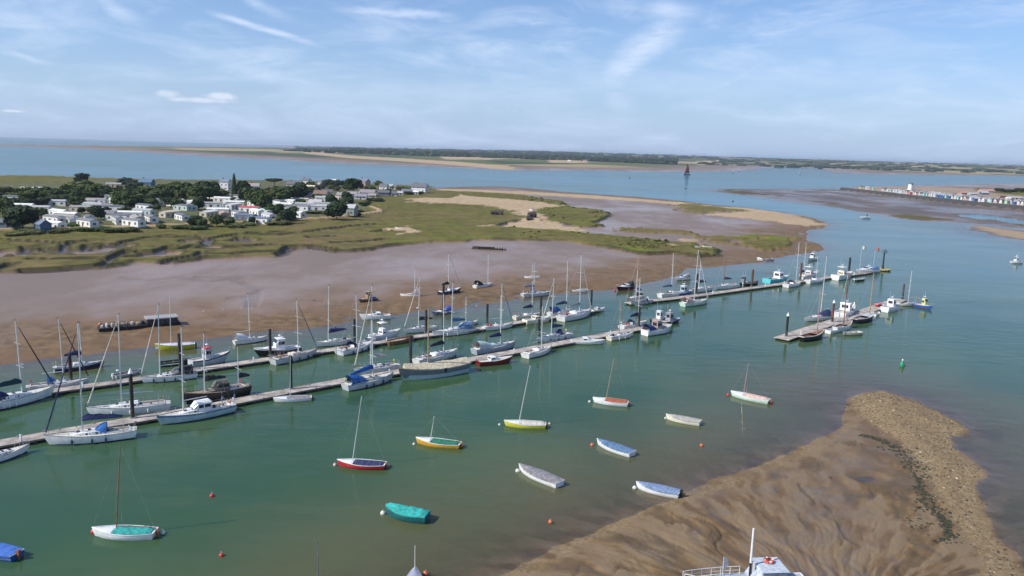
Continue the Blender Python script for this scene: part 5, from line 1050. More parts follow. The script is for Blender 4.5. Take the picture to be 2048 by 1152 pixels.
# large boat at the bottom right
def big_boat():
    a = P(1373, 1199); c_ = P(1605, 1191); mid = (a+c_)/2; d = a-c_; rz = math.atan2(d.y, d.x); L = 10.6; B = 3.2; F = 1.25
    o = thing('cabin_launch', 'grey blue launch with white mast, orange lifebuoy and rails at bottom right', 'launch', mid, rz); o.location.z = .05
    hb, zs, xs = put_hull(o, L, B, F, mat('pale_slate_hull', (.36, .41, .48), .4), NAVY, WHITE, rake=.5, counter=.1, tr=.75)
    put_deck(o, hb, zs, xs, mat('blue_grey_deck', (.34, .39, .46), .6)); gunwale(o, hb, zs, xs, WHITE, .06)
    wh = house(o, [(-3.0, 1.15, F, F+1.55, .9), (-.9, 1.15, F, F+1.6, .88), (-.2, 1.0, F, F+.7, .85)], mat('blue_grey_house', (.42, .47, .54), .45), 'wheelhouse', win=[(-2.8, -2.1), (-1.9, -1.2)], wf=(.45, .88), back=True)
    q = MB(); q.box(-3.2, -.7, -1.25, 1.25, F+1.6, F+1.7, .08, .08); q.build('roof', mat('pale_blue_roof', (.48, .53, .60), .5), wh)
    q = MB(); n_ = 18; pts = [(-2.0+.36*math.cos(2*math.pi*i/n_), -.35+.36*math.sin(2*math.pi*i/n_), F+1.86) for i in range(n_+1)]; q.path(pts, .10, 6); q.build('lifebuoy', mat('lifebuoy_orange', (.68, .10, .03), .5), o, smooth=True)
    q = MB(); [q.box(-2.08+.36*math.cos(a), -1.92+.36*math.cos(a), -.43+.36*math.sin(a), -.27+.36*math.sin(a), F+1.78, F+1.97) for a in (0, math.pi/2, math.pi, 3*math.pi/2)]; q.build('white_band', WHITE, o)
    H = height_at((mid.x-math.cos(rz)*.25, mid.y-math.sin(rz)*.25), 1058); q = MB(); q.tube((-.25, 0, F), (-.25, 0, F+1.9), .10, .10, 8); ms = q.build('mast_foot', BLACK, o); q = MB(); q.tube((-.25, 0, F+1.9), (-.25, 0, H), .11, .09, 8); q.build('mast', WHITE, o)
    q = MB(); q.box(-.6, -.42, -.15, .15, F, F+2.0); q.build('locker', WHITE, o)
    q = MB(); S = [.5, .58, .66, .74, .82, .9, .97]
    for sg in (1, -1):
        pts = [(xs(s), sg*hb(s)*.92, zs(s)+.75) for s in S]
        for p_, s in zip(pts, S): q.tube((p_[0], p_[1], zs(s)), p_, .03, .03, 5)
        q.path(pts, .03, 5); q.path([(x, y, z-.35) for x, y, z in pts], .02, 4)
    q.build('guard_rail', WHITE, o)
    q = MB(); q.tube((2.2, .1, F), (2.2, .1, F+2.6), .03, .02, 5); fs = q.build('flagstaff', WHITE, o)
    q = MB(); q.rings([[(2.2-.1*i, .1-.10*i, F+2.55-.06*i), (2.2-.13*i+.05, .1-.06*i, F+1.1+.12*i)] for i in range(6)], closed=False, cap=False); q.build('flag', mat('white_flag', (.7, .66, .64), .8), fs)
    q = MB(); [q.box(x, x+.5, -.4, .3, F, F+.35, .05, .05) for x in (-4.4, -3.7)]; q.build('deck_locker', WHITE, o)
big_boat()
# ------------------------------------------------------------ distant craft
motor((2022, 527), (2041, 527), 'white motorboat under way near the right edge', cab='wheelhouse', L=6.8, boot=BLACK)
motor((1722, 437), (1738, 437), 'distant white speedboat off the beach spit', cab='cruiser', L=8, antenna=0, radar=False)
for (x, y, lab) in ((1563, 341, 'white yacht far off, leftmost of the distant anchored group'), (1574, 340, 'white yacht far off, second of the distant group'), (1584, 340, 'white motor yacht far off, third of the distant group'), (1600, 341, 'white yacht far off, fourth of the distant group'), (1606, 337, 'white yacht far off, furthest of the distant group'), (1599, 348, 'tiny white boat ahead of the distant group'), (1514, 346, 'white boat far off beside the saltings'), (1466, 346, 'pale sailing boat far off left of the saltings'), (1478, 342, 'pale motor yacht far off at the mud edge')):
    motor((x-3, y), (x+3, y), lab, cab='wheelhouse', L=10, antenna=6)
def barge_sail():
    p = P(1374, 350); k = 1/ppm(p); o = thing('sailing_barge', 'distant sailing barge with dark red brown sails in the channel', 'barge', p, R(200)); L = 14*k
    hb, zs, xs = put_hull(o, L, L*.25, 1.6, BLACK, None, None, rake=.3, counter=.1, tr=.7); put_deck(o, hb, zs, xs, TEAK)
    H = 24*k; q = MB(); q.tube((L*.15, 0, 1.5), (L*.15, 0, H*.75), .25, .2, 6); q.tube((L*.15, 0, H*.6), (L*.15, 0, H), .15, .1, 6); q.build('mast', WOODR, o)
    SM = mat('tanned_sail', (.10, .03, .022), .9)
    def sail(pts, nm):
        q = MB(); n = len(pts); q.add([(x, y-.08, z) for x, y, z in pts]+[(x, y+.08, z) for x, y, z in pts], [tuple(range(n)), tuple(range(2*n-1, n-1, -1))]+[(i, (i+1) % n, n+(i+1) % n, n+i) for i in range(n)]); q.build(nm, SM, o)
    sail([(L*.13, .3, 3), (L*.13, .2, H*.62), (-L*.16, 1.2, H*.72), (-L*.30, 1.6, 3)], 'mainsail'); sail([(L*.15, .2, H*.97), (-L*.1, .9, H*.72), (L*.13, .2, H*.66)], 'topsail'); sail([(L*.17, 0, H*.60), (L*.45, 0, 2.2), (L*.18, .4, 3)], 'foresail')
barge_sail()
WGL = mat('curtained_window', (.10, .11, .12), .3, var=.2)
def gable(o, x0, x1, y0, y1, z0, hw, hr, wm, rm, ov=.3, wins=2, chim=False, hip=False, doorm=None):
    q = MB(); q.box(x0, x1, y0, y1, z0, z0+hw)
    ym = (y0+y1)/2
    if not hip:
        for x, s_ in ((x0, 1), (x1, -1)): q.add([(x, y0, z0+hw), (x, y1, z0+hw), (x, ym, z0+hw+hr*.96), (x+.1*s_, y0, z0+hw), (x+.1*s_, y1, z0+hw), (x+.1*s_, ym, z0+hw+hr*.96)], [(0, 1, 2), (5, 4, 3), (0, 3, 4, 1), (1, 4, 5, 2), (2, 5, 3, 0)])
    w_ = q.build('wall', wm, o)
    q = MB(); e = ov; s_ = hr/(ym-y0); rx = (y1-y0)*.4 if hip else 0; t = .12; ze = z0+hw-e*s_+.02
    a = [(x0-e, y0-e, ze), (x1+e, y0-e, ze), (x1+e-rx, ym, z0+hw+hr+.04), (x0-e+rx, ym, z0+hw+hr+.04), (x1+e, y1+e, ze), (x0-e, y1+e, ze)]
    v = a+[(x, y, z+t) for x, y, z in a]
    f = [(0, 3, 2, 1), (3, 5, 4, 2), (6, 7, 8, 9), (9, 8, 10, 11), (0, 1, 7, 6), (4, 5, 11, 10), (1, 2, 8, 7), (2, 4, 10, 8), (0, 6, 9, 3), (3, 9, 11, 5)]
    q.add(v, f); rf = q.build('roof', rm, o)
    if chim: q = MB(); cx = x0+(x1-x0)*.2; q.box(cx, cx+.7, ym-.3, ym+.4, z0+hw+hr*.5, z0+hw+hr+1.1); q.build('chimney', mat('brick', (.28, .13, .09), .9), rf)
    nst = 2 if hw > 4 else 1
    for st in range(nst):
        zz = z0+.95+st*2.6; hh = 1.15
        for side, yy in ((-1, y0), (1, y1)):
            for i in range(wins):
                cx = x0+(x1-x0)*(i+.5)/wins; q = MB(); q.box(cx-.5, cx+.5, min(yy, yy+side*.04), max(yy, yy+side*.04), zz+.1, zz+hh-.1); q.build('window', WGL, w_)
        for side, xx in ((-1, x0), (1, x1)):
            q = MB(); q.box(min(xx, xx+side*.04), max(xx, xx+side*.04), ym-.6, ym+.6, zz+.1, zz+hh-.1); q.build('window', WGL, w_)
    q = MB(); cx = x0+(x1-x0)*.33; q.box(cx+.9, cx+1.8, y0-.05, y0, z0, z0+2.0); q.build('door', doorm or mat('door_brown', (.15, .08, .05), .6), w_)
def hutpair():
    for px, py, s_, lab, r0 in ((988, 429, 2.4, 'dark timber shed with a pale patch on the dunes, left', 10), (999, 430, 2.8, 'dark timber shed beside it on the dunes, right', -5), (1064, 435, 3.0, 'tall dark shed at the head of the sandy track', 30), (1059, 441, 2.2, 'low dark shed just below the tall dark shed', 15)):
        p = G(px, py); o = thing('timber_shed', lab, 'shed', p, R(r0)); gable(o, -s_*.7, s_*.7, -s_*.45, s_*.45, -.3, s_*.62, s_*.35, mat('tarred_board', (.025, .018, .016), .9), mat('dark_felt', (.05, .04, .045), .9), wins=1, ov=.15)
hutpair()
dinghy((794, 457), (803, 457), 'small white boat left on the salt marsh', mud=True, L=5)
motor((1060, 421), (1066, 422), 'white boat parked on the sand above the dark sheds', mud=True, L=5.5, cab='cruiser', radar=False, antenna=0)
# ------------------------------------------------------------ trees
LEAF = {}
def leafmat(n, c):
    m = mat(n, c, .85, var=.3, vs=.35, spec=.2); return m
BARK = mat('bark', (.10, .075, .05), .9)
def tree_mesh(kind, m, seed, N=1300):
    r_ = random.Random(seed); vs = []; fs = []
    if kind == 'poplar': lobes = [((0, 0, .15+.11*i), .34-.03*i, .12) for i in range(8)]
    elif kind == 'pine': lobes = [((r_.uniform(-.25, .25), r_.uniform(-.25, .25), .72+r_.uniform(-.06, .1)), .30, .10) for i in range(6)]
    elif kind == 'hedge': lobes = [((r_.uniform(-.4, .4), r_.uniform(-.25, .25), .45+r_.uniform(-.1, .12)), .2, .36) for i in range(9)]
    else:
        lobes = [((0, 0, .55), .36, .34)]
        for i in range(9):
            a = r_.uniform(0, 6.28); q = r_.uniform(.12, .33); lobes.append(((q*math.cos(a), q*math.sin(a), r_.uniform(.3, .82)), r_.uniform(.14, .25), r_.uniform(.12, .2)))
    sz = .045 if kind != 'poplar' else .035
    wts = [l[1]**2*l[2] for l in lobes]; 
    for i in range(N):
        (c, rr, rz) = r_.choices(lobes, wts)[0]
        d = Vector((r_.gauss(0, 1), r_.gauss(0, 1), r_.gauss(0, 1))).normalized(); k = r_.uniform(.55, 1.08)**.6
        p = Vector(c)+Vector((d.x*rr*k, d.y*rr*k, d.z*rz*k))
        if p.z < .04: continue
        nrm = (d+Vector((r_.gauss(0, .5), r_.gauss(0, .5), r_.gauss(.2, .5)))).normalized(); a = nrm.orthogonal().normalized(); c2 = nrm.cross(a); s_ = sz*r_.uniform(.6, 1.5); o_ = len(vs)
        for u_, v_ in ((-1, -.6), (.2, -1), (1, .1), (.3, 1), (-.8, .7)): vs.append(tuple(p+a*u_*s_+c2*v_*s_+nrm*s_*.25*(u_*v_)))
        fs.append(tuple(range(o_, o_+5)))
    me = bpy.data.meshes.new('crown'); me.from_pydata(vs, [], fs); me.materials.append(m); return me
def trunk_mesh(kind, seed):
    r_ = random.Random(seed); q = MB(); q.tube((0, 0, -.03), (0, 0, .35), .035, .024, 7)
    if kind != 'hedge':
        q.tube((0, 0, .33), (.02, .01, .62), .024, .012, 6)
        for i in range(5): a = i*1.26+r_.random(); q.tube((0, 0, .28+.05*i), (.22*math.cos(a), .22*math.sin(a), .5+.06*i), .014, .006, 5)
    me = bpy.data.meshes.new('trunk'); me.from_pydata(q.v, [], q.f); me.materials.append(BARK); return me
TONES = {'dark': leafmat('dark_leaves', (0.041, 0.072, 0.029)), 'mid': leafmat('mid_leaves', (0.084, 0.126, 0.038)), 'olive': leafmat('olive_leaves', (0.150, 0.168, 0.058)), 'light': leafmat('light_leaves', (0.192, 0.252, 0.066)), 'blue': leafmat('bluish_leaves', (0.078, 0.108, 0.078)), 'brown': leafmat('reddish_leaves', (0.120, 0.066, 0.048))}
TM = {}
def tree(px, py, w, h_, tone='mid', kind='round', label=None, name='tree', cat='tree', group=None):
    i = random.randrange(3 if kind == 'round' else 1)
    k = (tone, kind, i)
    if k not in TM: TM[k] = (tree_mesh(kind, TONES[tone], 5+i*7+len(TM)), trunk_mesh(kind, i))
    cr, tk = TM[k]; p = G(px, py); s_ = ppm(p); W = w/s_; H = h_/s_*1.05
    o = thing(name, label or 'x', cat, p-Vector((0, 0, .1)), random.uniform(0, 6.28), group)
    for nm, me, sc_ in (('crown', cr, (W/.84, W/.84, H/.98)), ('trunk', tk, (W*.7, W*.7, H))):
        c_ = bpy.data.objects.new(nm, me); sc.collection.objects.link(c_); c_.parent = o; c_.scale = sc_
    return o
TL = [(46, 459, 64, 50, 'dark'), (165, 368, 26, 23, 'dark'), (8, 428, 44, 34, 'mid'), (3, 396, 32, 24, 'olive'), (24, 440, 34, 30, 'mid'), (30, 394, 30, 20, 'olive'), (50, 388, 24, 15, 'olive'),
 (60, 404, 34, 24, 'mid'), (78, 402, 36, 26, 'blue'), (98, 404, 42, 30, 'mid'), (118, 406, 44, 30, 'dark'), (142, 405, 42, 32, 'mid'), (150, 386, 42, 24, 'olive'), (172, 392, 38, 24, 'olive'), (190, 394, 40, 26, 'mid'),
 (170, 376, 34, 16, 'mid'), (206, 394, 34, 24, 'blue'), (218, 398, 36, 24, 'dark'), (196, 440, 28, 30, 'dark'), (252, 374, 28, 18, 'blue'), (264, 378, 28, 18, 'blue'), (276, 380, 22, 16, 'dark'), (238, 384, 12, 14, 'brown'),
 (295, 393, 34, 22, 'light'), (290, 412, 38, 26, 'olive'), (252, 416, 42, 28, 'mid'), (272, 416, 34, 24, 'dark'), (236, 413, 30, 22, 'mid'), (302, 414, 30, 20, 'mid'), (316, 402, 36, 24, 'mid'), (332, 396, 32, 28, 'dark'),
 (348, 398, 40, 34, 'mid'), (362, 400, 44, 36, 'dark'), (378, 402, 42, 36, 'mid'), (392, 406, 40, 36, 'mid'), (342, 414, 32, 22, 'dark'), (356, 418, 32, 22, 'mid'), (396, 420, 28, 24, 'dark'), (412, 394, 34, 32, 'dark'),
 (427, 392, 30, 30, 'dark'), (404, 376, 30, 14, 'dark'), (426, 378, 26, 16, 'dark'), (391, 450, 30, 20, 'dark'), (404, 453, 24, 16, 'mid'), (434, 453, 28, 24, 'mid'), (488, 391, 28, 30, 'dark'), (499, 397, 20, 26, 'dark'),
 (506, 407, 36, 30, 'mid'), (516, 414, 34, 34, 'mid'), (526, 421, 30, 34, 'mid'), (541, 406, 36, 28, 'olive'), (556, 402, 36, 28, 'mid'), (567, 407, 36, 30, 'mid'), (581, 404, 36, 30, 'dark'), (592, 400, 32, 30, 'dark'),
 (602, 394, 30, 28, 'dark'), (546, 432, 28, 24, 'mid'), (560, 424, 22, 18, 'dark'), (574, 446, 28, 30, 'dark'), (583, 442, 24, 24, 'mid'), (602, 386, 28, 22, 'dark'), (620, 376, 18, 12, 'mid'), (640, 383, 22, 15, 'blue'),
 (655, 373, 26, 15, 'blue'), (671, 376, 24, 16, 'blue'), (683, 373, 18, 12, 'mid'), (707, 385, 32, 29, 'dark'), (698, 382, 22, 22, 'dark'), (674, 439, 44, 38, 'dark'), (692, 421, 32, 28, 'dark'), (694, 405, 22, 22, 'dark'),
 (758, 373, 18, 12, 'olive'), (812, 386, 14, 8, 'dark'), (663, 412, 26, 22, 'dark'), (504, 448, 16, 16, 'dark'), (730, 413, 26, 10, 'mid'), (618, 391, 26, 18, 'mid'), (634, 400, 22, 12, 'mid'), (460, 447, 20, 14, 'mid'), (322, 452, 22, 10, 'olive'),
 (470, 407, 18, 12, 'mid'), (575, 424, 20, 14, 'dark'), (602, 412, 22, 14, 'mid'), (720, 427, 14, 8, 'mid'), (718, 433, 10, 8, 'brown'), (240, 436, 18, 10, 'dark'), (278, 452, 20, 10, 'dark'), (444, 379, 20, 10, 'mid'), (845, 384, 18, 8, 'dark'), (775, 388, 18, 10, 'dark'), (787, 391, 14, 8, 'dark')]
TREES = []
r0_ = random.Random(77)
for (x0, y0, x1, y1, n, w, h_, tn) in ((10, 398, 230, 392, 14, 30, 20, 'mid'), (230, 402, 440, 396, 16, 34, 24, 'dark'), (280, 410, 430, 408, 5, 26, 18, 'mid'), (490, 404, 610, 398, 10, 32, 26, 'dark'), (20, 412, 160, 410, 8, 32, 20, 'dark'), (600, 380, 760, 380, 9, 18, 12, 'mid'), (0, 446, 100, 436, 5, 30, 24, 'mid'), (150, 428, 330, 424, 7, 18, 13, 'dark'), (540, 430, 600, 440, 4, 22, 18, 'mid'), (420, 446, 560, 442, 5, 16, 11, 'mid'), (610, 408, 700, 400, 5, 18, 12, 'dark')):
    for i in range(n):
        t_ = (i+r0_.uniform(.1, .9))/n; TL.append((round(x0+(x1-x0)*t_, 1), round(y0+(y1-y0)*t_+r0_.uniform(-4, 4), 1), w*r0_.uniform(.7, 1.2), h_*r0_.uniform(.75, 1.2), r0_.choice([tn, tn, 'dark', 'mid', 'olive'])))
TREES += [(px, py, tree(px, py, w, h_, t), t, w, h_, 'round') for px, py, w, h_, t in TL]
for px, py, w, h_, t, k, lab in ((469, 391, 15, 40, 'mid', 'poplar', 'tall slim poplar standing above the caravans'), (549, 373, 30, 17, 'dark', 'pine', 'flat topped dark pine on the shoreline behind the trees')):
    tree(px, py, w, h_, t, k, lab)
hedges = [(800, 379, 42, 8, 'light', 'bright green clipped hedge between the cream and grey houses'), (242, 463, 50, 9, 'mid', 'low scrub hedge below the first caravans'), (190, 462, 44, 9, 'mid', 'low scrub hedge beside the sea wall path'), (130, 464, 60, 9, 'olive', 'olive scrub under the blue grey barn'), (50, 468, 70, 9, 'olive', 'olive scrub below the biggest round tree'),
          (748, 401, 46, 6, 'dark', 'dark hedge in front of the grey terrace'), (560, 449, 44, 8, 'olive', 'dry hedge below the radial caravans'), (480, 452, 60, 7, 'olive', 'straggly hedge along the path middle'), (378, 458, 50, 8, 'mid', 'hedge by the path below the long white caravan'), (830, 388, 40, 6, 'dark', 'dark hedge in front of the point houses'), (150, 455, 26, 12, 'light', 'yellow green bush between white caravans'), (640, 427, 50, 6, 'olive', 'thin hedge around the lawn')]
for px, py, w, h_, t, lab in hedges: tree(px, py, w, h_, t, 'hedge', lab, 'hedge', 'hedge')
# ------------------------------------------------------------ houses and caravans
CW = mat('caravan_white', (.74, .74, .70), .5, var=.08, vs=.8); CRF = mat('caravan_roof_grey', (.20, .20, .22), .7, var=.15); PRF = mat('pale_roof_tiles', (.32, .30, .30), .8, var=.15)
CRM = mat('cream_render', (.62, .55, .42), .8); SLT = mat('slate_roof', (.13, .14, .16), .7, var=.2); BRF = mat('brown_tiles', (.22, .15, .12), .85, var=.2); BLW = mat('blue_cladding', (.08, .15, .24), .6); LTR = mat('light_grey_roof', (.42, .42, .43), .7)
WREN = mat('white_render', (.72, .72, .70), .7); RDR = mat('red_roof', (.40, .10, .10), .7); PKW = mat('pink_brick', (.42, .27, .23), .8); GNW = mat('pale_green_cladding', (.45, .56, .52), .6)
BUILD = []
def bld(px, py, w, h_, kind, yaw, wm, rm, label=None, name='static_caravan', cat='caravan', depth=None, group=None, hip=False, chim=False):
    """px, py: foot of the front; w: width seen across in photo units; yaw turns the long side from across the view (0) to away (90)"""
    p = G(px, py); k = 1/ppm(p); W = w*k; o = thing(name, label or 'x', cat, p-Vector((0, 0, .25)), R(yaw), group)
    if kind == 'van': Ln, Wd, hw, hr = depth or 10.5, 3.6, 2.7, .55
    else: Ln = W; Wd = depth or min(8, max(4, W*.65)); H = h_*k; hr = min(Wd*.38, H*.42); hw = max(H-hr, 2.2)
    gable(o, -Ln/2, Ln/2, -Wd/2, Wd/2, 0, hw, hr, wm, rm, ov=.12 if kind == 'van' else .35, wins=3 if kind == 'van' else max(2, int(Ln/3.5)), chim=chim, hip=hip)
    BUILD.append((px, py, o, kind, wm, rm, yaw)); return o
for px, py, yaw, wm, rm in ((78, 424, 5, CW, LTR), (62, 411, 0, GNW, SLT), (112, 411, 8, CW, LTR), (130, 444, -12, WREN, PRF), (148, 450, -58, CW, CRF), (110, 457, -30, CW, CW), (165, 424, 4, CRM, PRF), (172, 410, 5, CW, PRF), (193, 408, 3, CW, PRF), (206, 420, 0, GNW, PRF),
    (213, 434, -10, CW, CRF), (176, 456, -35, CW, CRF), (238, 447, -56, CW, CRF), (303, 444, -54, CW, CRF), (288, 430, -18, GNW, LTR), (307, 412, -15, CW, SLT), (340, 434, 75, CRM, CRM), (365, 440, -50, CW, SLT), (350, 413, -35, CW, GNW), (366, 420, -30, GNW, SLT), (387, 402, -20, CW, SLT), (395, 384, -10, CW, SLT),
    (424, 397, -20, CW, CW), (424, 416, 10, CW, PRF), (418, 432, 80, CRM, CW), (448, 398, -15, CW, CRM), (446, 404, -10, CW, CW), (472, 399, -15, CW, SLT), (450, 416, -60, GNW, LTR), (467, 418, 80, CW, CW), (500, 424, -8, CW, RDR), (478, 434, -52, CW, CRF), (492, 441, -20, CSLATE, CSLATE), (532, 431, -50, CW, GNW), (448, 436, -65, PKW, PKW), (540, 404, -25, CW, CW), (559, 410, -50, CW, SLT), (578, 409, -30, CW, CW),
    (610, 416, 5, CW, LTR), (600, 406, 0, CRM, LTR), (634, 421, 6, CW, LTR), (645, 415, -5, CW, PRF), (268, 455, -30, CW, CRF), (520, 447, -20, CW, CSLATE), (328, 398, -12, GNW, CW), (320, 386, -8, CW, SLT), (28, 402, 4, CW, SLT), (60, 384, 0, CW, CW), (85, 384, 2, CW, CW), (228, 374, 10, CRM, LTR), (140, 407, 60, CRM, CRM)):
    bld(px, py, 30, 10, 'van', yaw, wm, rm)
rb = random.Random(5); occ = [(b_[0], b_[1]) for b_ in BUILD]; nadd = 0; tries = 0
while nadd < 46 and tries < 4000:
    tries += 1; px = rb.uniform(20, 690); py = rb.uniform(388, 452-.035*max(0, px-150)); 
    if any(abs(px-x) < 17 and abs(py-y) < 4.2 for x, y in occ) or abs(px-46) < 34 and py > 425 or abs(px-340) < 22 and py > 420 or abs(px-674) < 20: continue
    if px < 230 and py > 446: continue
    occ.append((px, py)); nadd += 1
    bld(px, py, 30, 10, 'van', rb.choice([-58, -52, -48, -30, -12, 4, 6]), rb.choice([CW, CW, CW, WREN, CRM, GNW]), rb.choice([CRF, CRF, LTR, SLT, PRF, CW]))
for a in ((0, 452, 44, 14, 0, CSLATE, SLT, 'long grey roofed barn cut by the left edge'), (86, 459, 32, 26, -40, BLW, mat('blue_grey_roof', (.14, .17, .24), .7), 'blue grey gabled barn right of the biggest round tree'),
          (252, 390, 38, 12, 3, WREN, SLT, 'long white bungalow with grey roof among trees'), (294, 372, 26, 15, -5, BLW, BLW, 'blue clad block on the shoreline left'), (451, 380, 18, 22, -10, WREN, mat('blue_slate', (.16, .20, .28), .7), 'blue roofed house with white walls left of the poplar'),
          (508, 378, 22, 12, 5, WREN, PRF, 'pale roofed house right of the poplar'), (590, 375, 30, 13, 0, CRM, SLT, 'dark roofed house behind the big cream villa'), (612, 368, 18, 12, -20, WREN, SLT, 'white gabled house on the shoreline'),
          (643, 370, 12, 10, -30, WREN, SLT, 'steep dark house with white edge on shoreline'), (668, 366, 12, 8, 0, WREN, WREN, 'flat white beach house on the shoreline'), (728, 377, 22, 20, -35, mat('pink_brown_brick', (.40, .28, .23), .8), mat('violet_slate', (.17, .17, .24), .7), 'tall pink brick gabled house behind the round dark tree'),
          (768, 378, 16, 11, -15, WREN, SLT, 'white double gabled house near the point'), (780, 377, 12, 9, 0, WREN, LTR, 'low white annexe beside the double gabled house'), (793, 379, 8, 9, -50, CRM, SLT, 'cream gabled house beside the bright hedge'),
          (840, 384, 30, 18, -15, WREN, SLT, 'big grey roofed house with white gable on the point'), (708, 393, 24, 10, 0, CSLATE, PRF, 'grey roofed bungalow left end of the point terrace'), (736, 391, 30, 13, -6, CRM, mat('mauve_tiles', (.27, .23, .25), .8), 'wide mauve roofed bungalow'),
          (722, 398, 24, 11, 4, WREN, mat('lilac_tiles', (.26, .25, .30), .8), 'lilac roofed bungalow in front of the mauve one'), (745, 396, 14, 8, 0, CRM, PRF, 'cream walled bungalow right of the lilac roof'), (768, 390, 22, 9, 0, CSLATE, SLT, 'dark chalet with grey roof below white houses'), (785, 392, 18, 9, 8, WREN, SLT, 'dark chalet beside the cream shed'),
          (800, 389, 12, 7, 0, CRM, LTR, 'pale cream shed near the point'), (814, 387, 20, 9, 5, CSLATE, mat('violet_slate', (.17, .17, .24), .7), 'violet roofed chalet near the point'), (832, 389, 10, 6, 0, WREN, WREN, 'small white shed on the point'),
          (622, 390, 18, 20, -20, CRM, CRM, 'cream villa tower with dark windows'), (642, 398, 26, 18, -4, CRM, BRF, 'large cream villa with a row of dark windows'), (668, 402, 24, 10, 10, DRED, PRF, 'low dark red building beside the cream villa'), (674, 408, 7, 16, 0, mat('pink_render', (.52, .38, .32), .8), mat('pink_render', (.52, .38, .32), .8), 'narrow pink building beside the dark trees'),
          (700, 434, 26, 22, -15, mat('grey_green_board', (.24, .29, .27), .8), LTR, 'raised grey green cabin with pale roof beside the path'), (612, 400, 16, 10, 0, CRM, PRF, 'cream bungalow in front of the villa tower'), (632, 412, 26, 14, -10, WREN, LTR, 'white house with broad pale roof below the villa'), (655, 390, 20, 12, 10, WREN, SLT, 'slate roofed house behind the cream villa'), (684, 396, 18, 12, 0, WREN, PRF, 'pale house between the dark trees'),
          (1138, 324, 6, 4, 0, WREN, WREN, 'tiny white house on the far shore beach'), (1170, 322, 8, 3, 0, CRM, BRF, 'tiny pale farmhouse on the far shore')):
    bld(*a[:4], 'house', a[4], a[5], a[6], a[7], 'house', 'house', chim=a[3] > 10 and a[2] > 14)
# village: deck of steps etc omitted
LM = [((46, 440), 'the biggest round tree'), ((165, 360), 'the lone tree on the marsh'), ((86, 450), 'the blue grey barn'), ((252, 386), 'the long white bungalow'), ((294, 366), 'the blue clad block'), ((469, 385), 'the poplar'), ((500, 418), 'the red roofed caravan'), ((340, 430), 'the cream garage-like caravan'), ((642, 392), 'the big cream villa'), ((728, 370), 'the pink brick house'), ((700, 425), 'the raised grey green cabin'), ((549, 368), 'the flat topped pine'), ((840, 378), 'the grey house on the point'), ((365, 438), 'the long white caravan by the hedge'), ((192, 404), 'the paired white caravans')]
def rel(px, py):
    (lx, ly), nm = min(LM, key=lambda l: ((l[0][0]-px))**2+((l[0][1]-py)*2.2)**2); dx = px-lx; dy = (py-ly)*2.2
    if abs(dx) < 4 and abs(dy) < 8: return 'beside '+nm
    if abs(dx) > abs(dy): return ('right of ' if dx > 0 else 'left of ')+nm
    return ('in front of ' if dy > 0 else 'behind ')+nm
TN = {'dark': 'dark green', 'mid': 'mid green', 'olive': 'olive green', 'light': 'yellow green', 'blue': 'bluish green', 'brown': 'reddish'}
for px, py, o, t, w, h_, k in TREES:
    sz = 'large' if w >= 40 else 'small' if w <= 22 else 'medium'
    if h_ < 13: o.name = 'bush'; o['category'] = 'bush'
    o['label'] = f"{sz} {TN[t]} {'bush' if h_ < 13 else 'tree'} {rel(px, py)}"; o['group'] = 'trees around the caravan park'
MN = {CW.name: 'white', GNW.name: 'pale green', CRM.name: 'cream', WREN.name: 'white rendered', PKW.name: 'pink', CSLATE.name: 'slate blue'}
RNm = {LTR.name: 'light grey', SLT.name: 'slate', CRF.name: 'dark grey', PRF.name: 'pale tiled', RDR.name: 'red', CW.name: 'white', CRM.name: 'cream', PKW.name: 'pink', GNW.name: 'green', CSLATE.name: 'blue'}
for px, py, o, kind, wm, rm, yaw in BUILD:
    if o['label'] == 'x': o['label'] = f"{MN[wm.name]} caravan with {RNm[rm.name]} roof {rel(px, py)}"; o['group'] = 'static caravans in the park'
# ------------------------------------------------------------ beach huts, sea wall, tower on the right hand spit
def seawall():
    pts = [(1678, 381), (1720, 386), (1760, 391), (1800, 396), (1850, 402), (1900, 408), (1950, 413.5), (2000, 418), (2048, 423), (2140, 432)]
    c = [P(x, y, 0) for x, y in pts]; o = thing('sea_wall', 'long dark sea wall in front of the beach huts', 'sea wall', c[0]); q = MB(); rs = []
    for i, p in enumerate(c):
        d = (c[min(i+1, len(c)-1)]-c[max(i-1, 0)]).normalized(); n = Vector((-d.y, d.x, 0)); p = p-c[0]; n = n if n.x > 0 else -n
        rs.append([tuple(p+n*a+Vector((0, 0, z))) for a, z in ((-.8, -1), (2.2, 3.9), (3.4, 4.1), (3.4, -1))])
    q.rings(rs); q.build('revetment', mat('weedy_concrete', (.055, .055, .058), .9, var=.3), o); return c
SWC = seawall()
HC_ = [WREN, WREN, WREN, CRM, mat('hut_pale_blue', (.40, .55, .66), .6), mat('hut_green', (.30, .52, .40), .6), mat('hut_turquoise', (.10, .45, .48), .6), mat('hut_red', (.50, .08, .10), .6), mat('hut_yellow', (.66, .60, .28), .6), mat('hut_blue', (.06, .14, .36), .6), mat('hut_pink', (.62, .40, .38), .6)]
HN = ['white', 'white', 'white', 'cream', 'pale blue', 'green', 'turquoise', 'red', 'yellow', 'deep blue', 'pink']
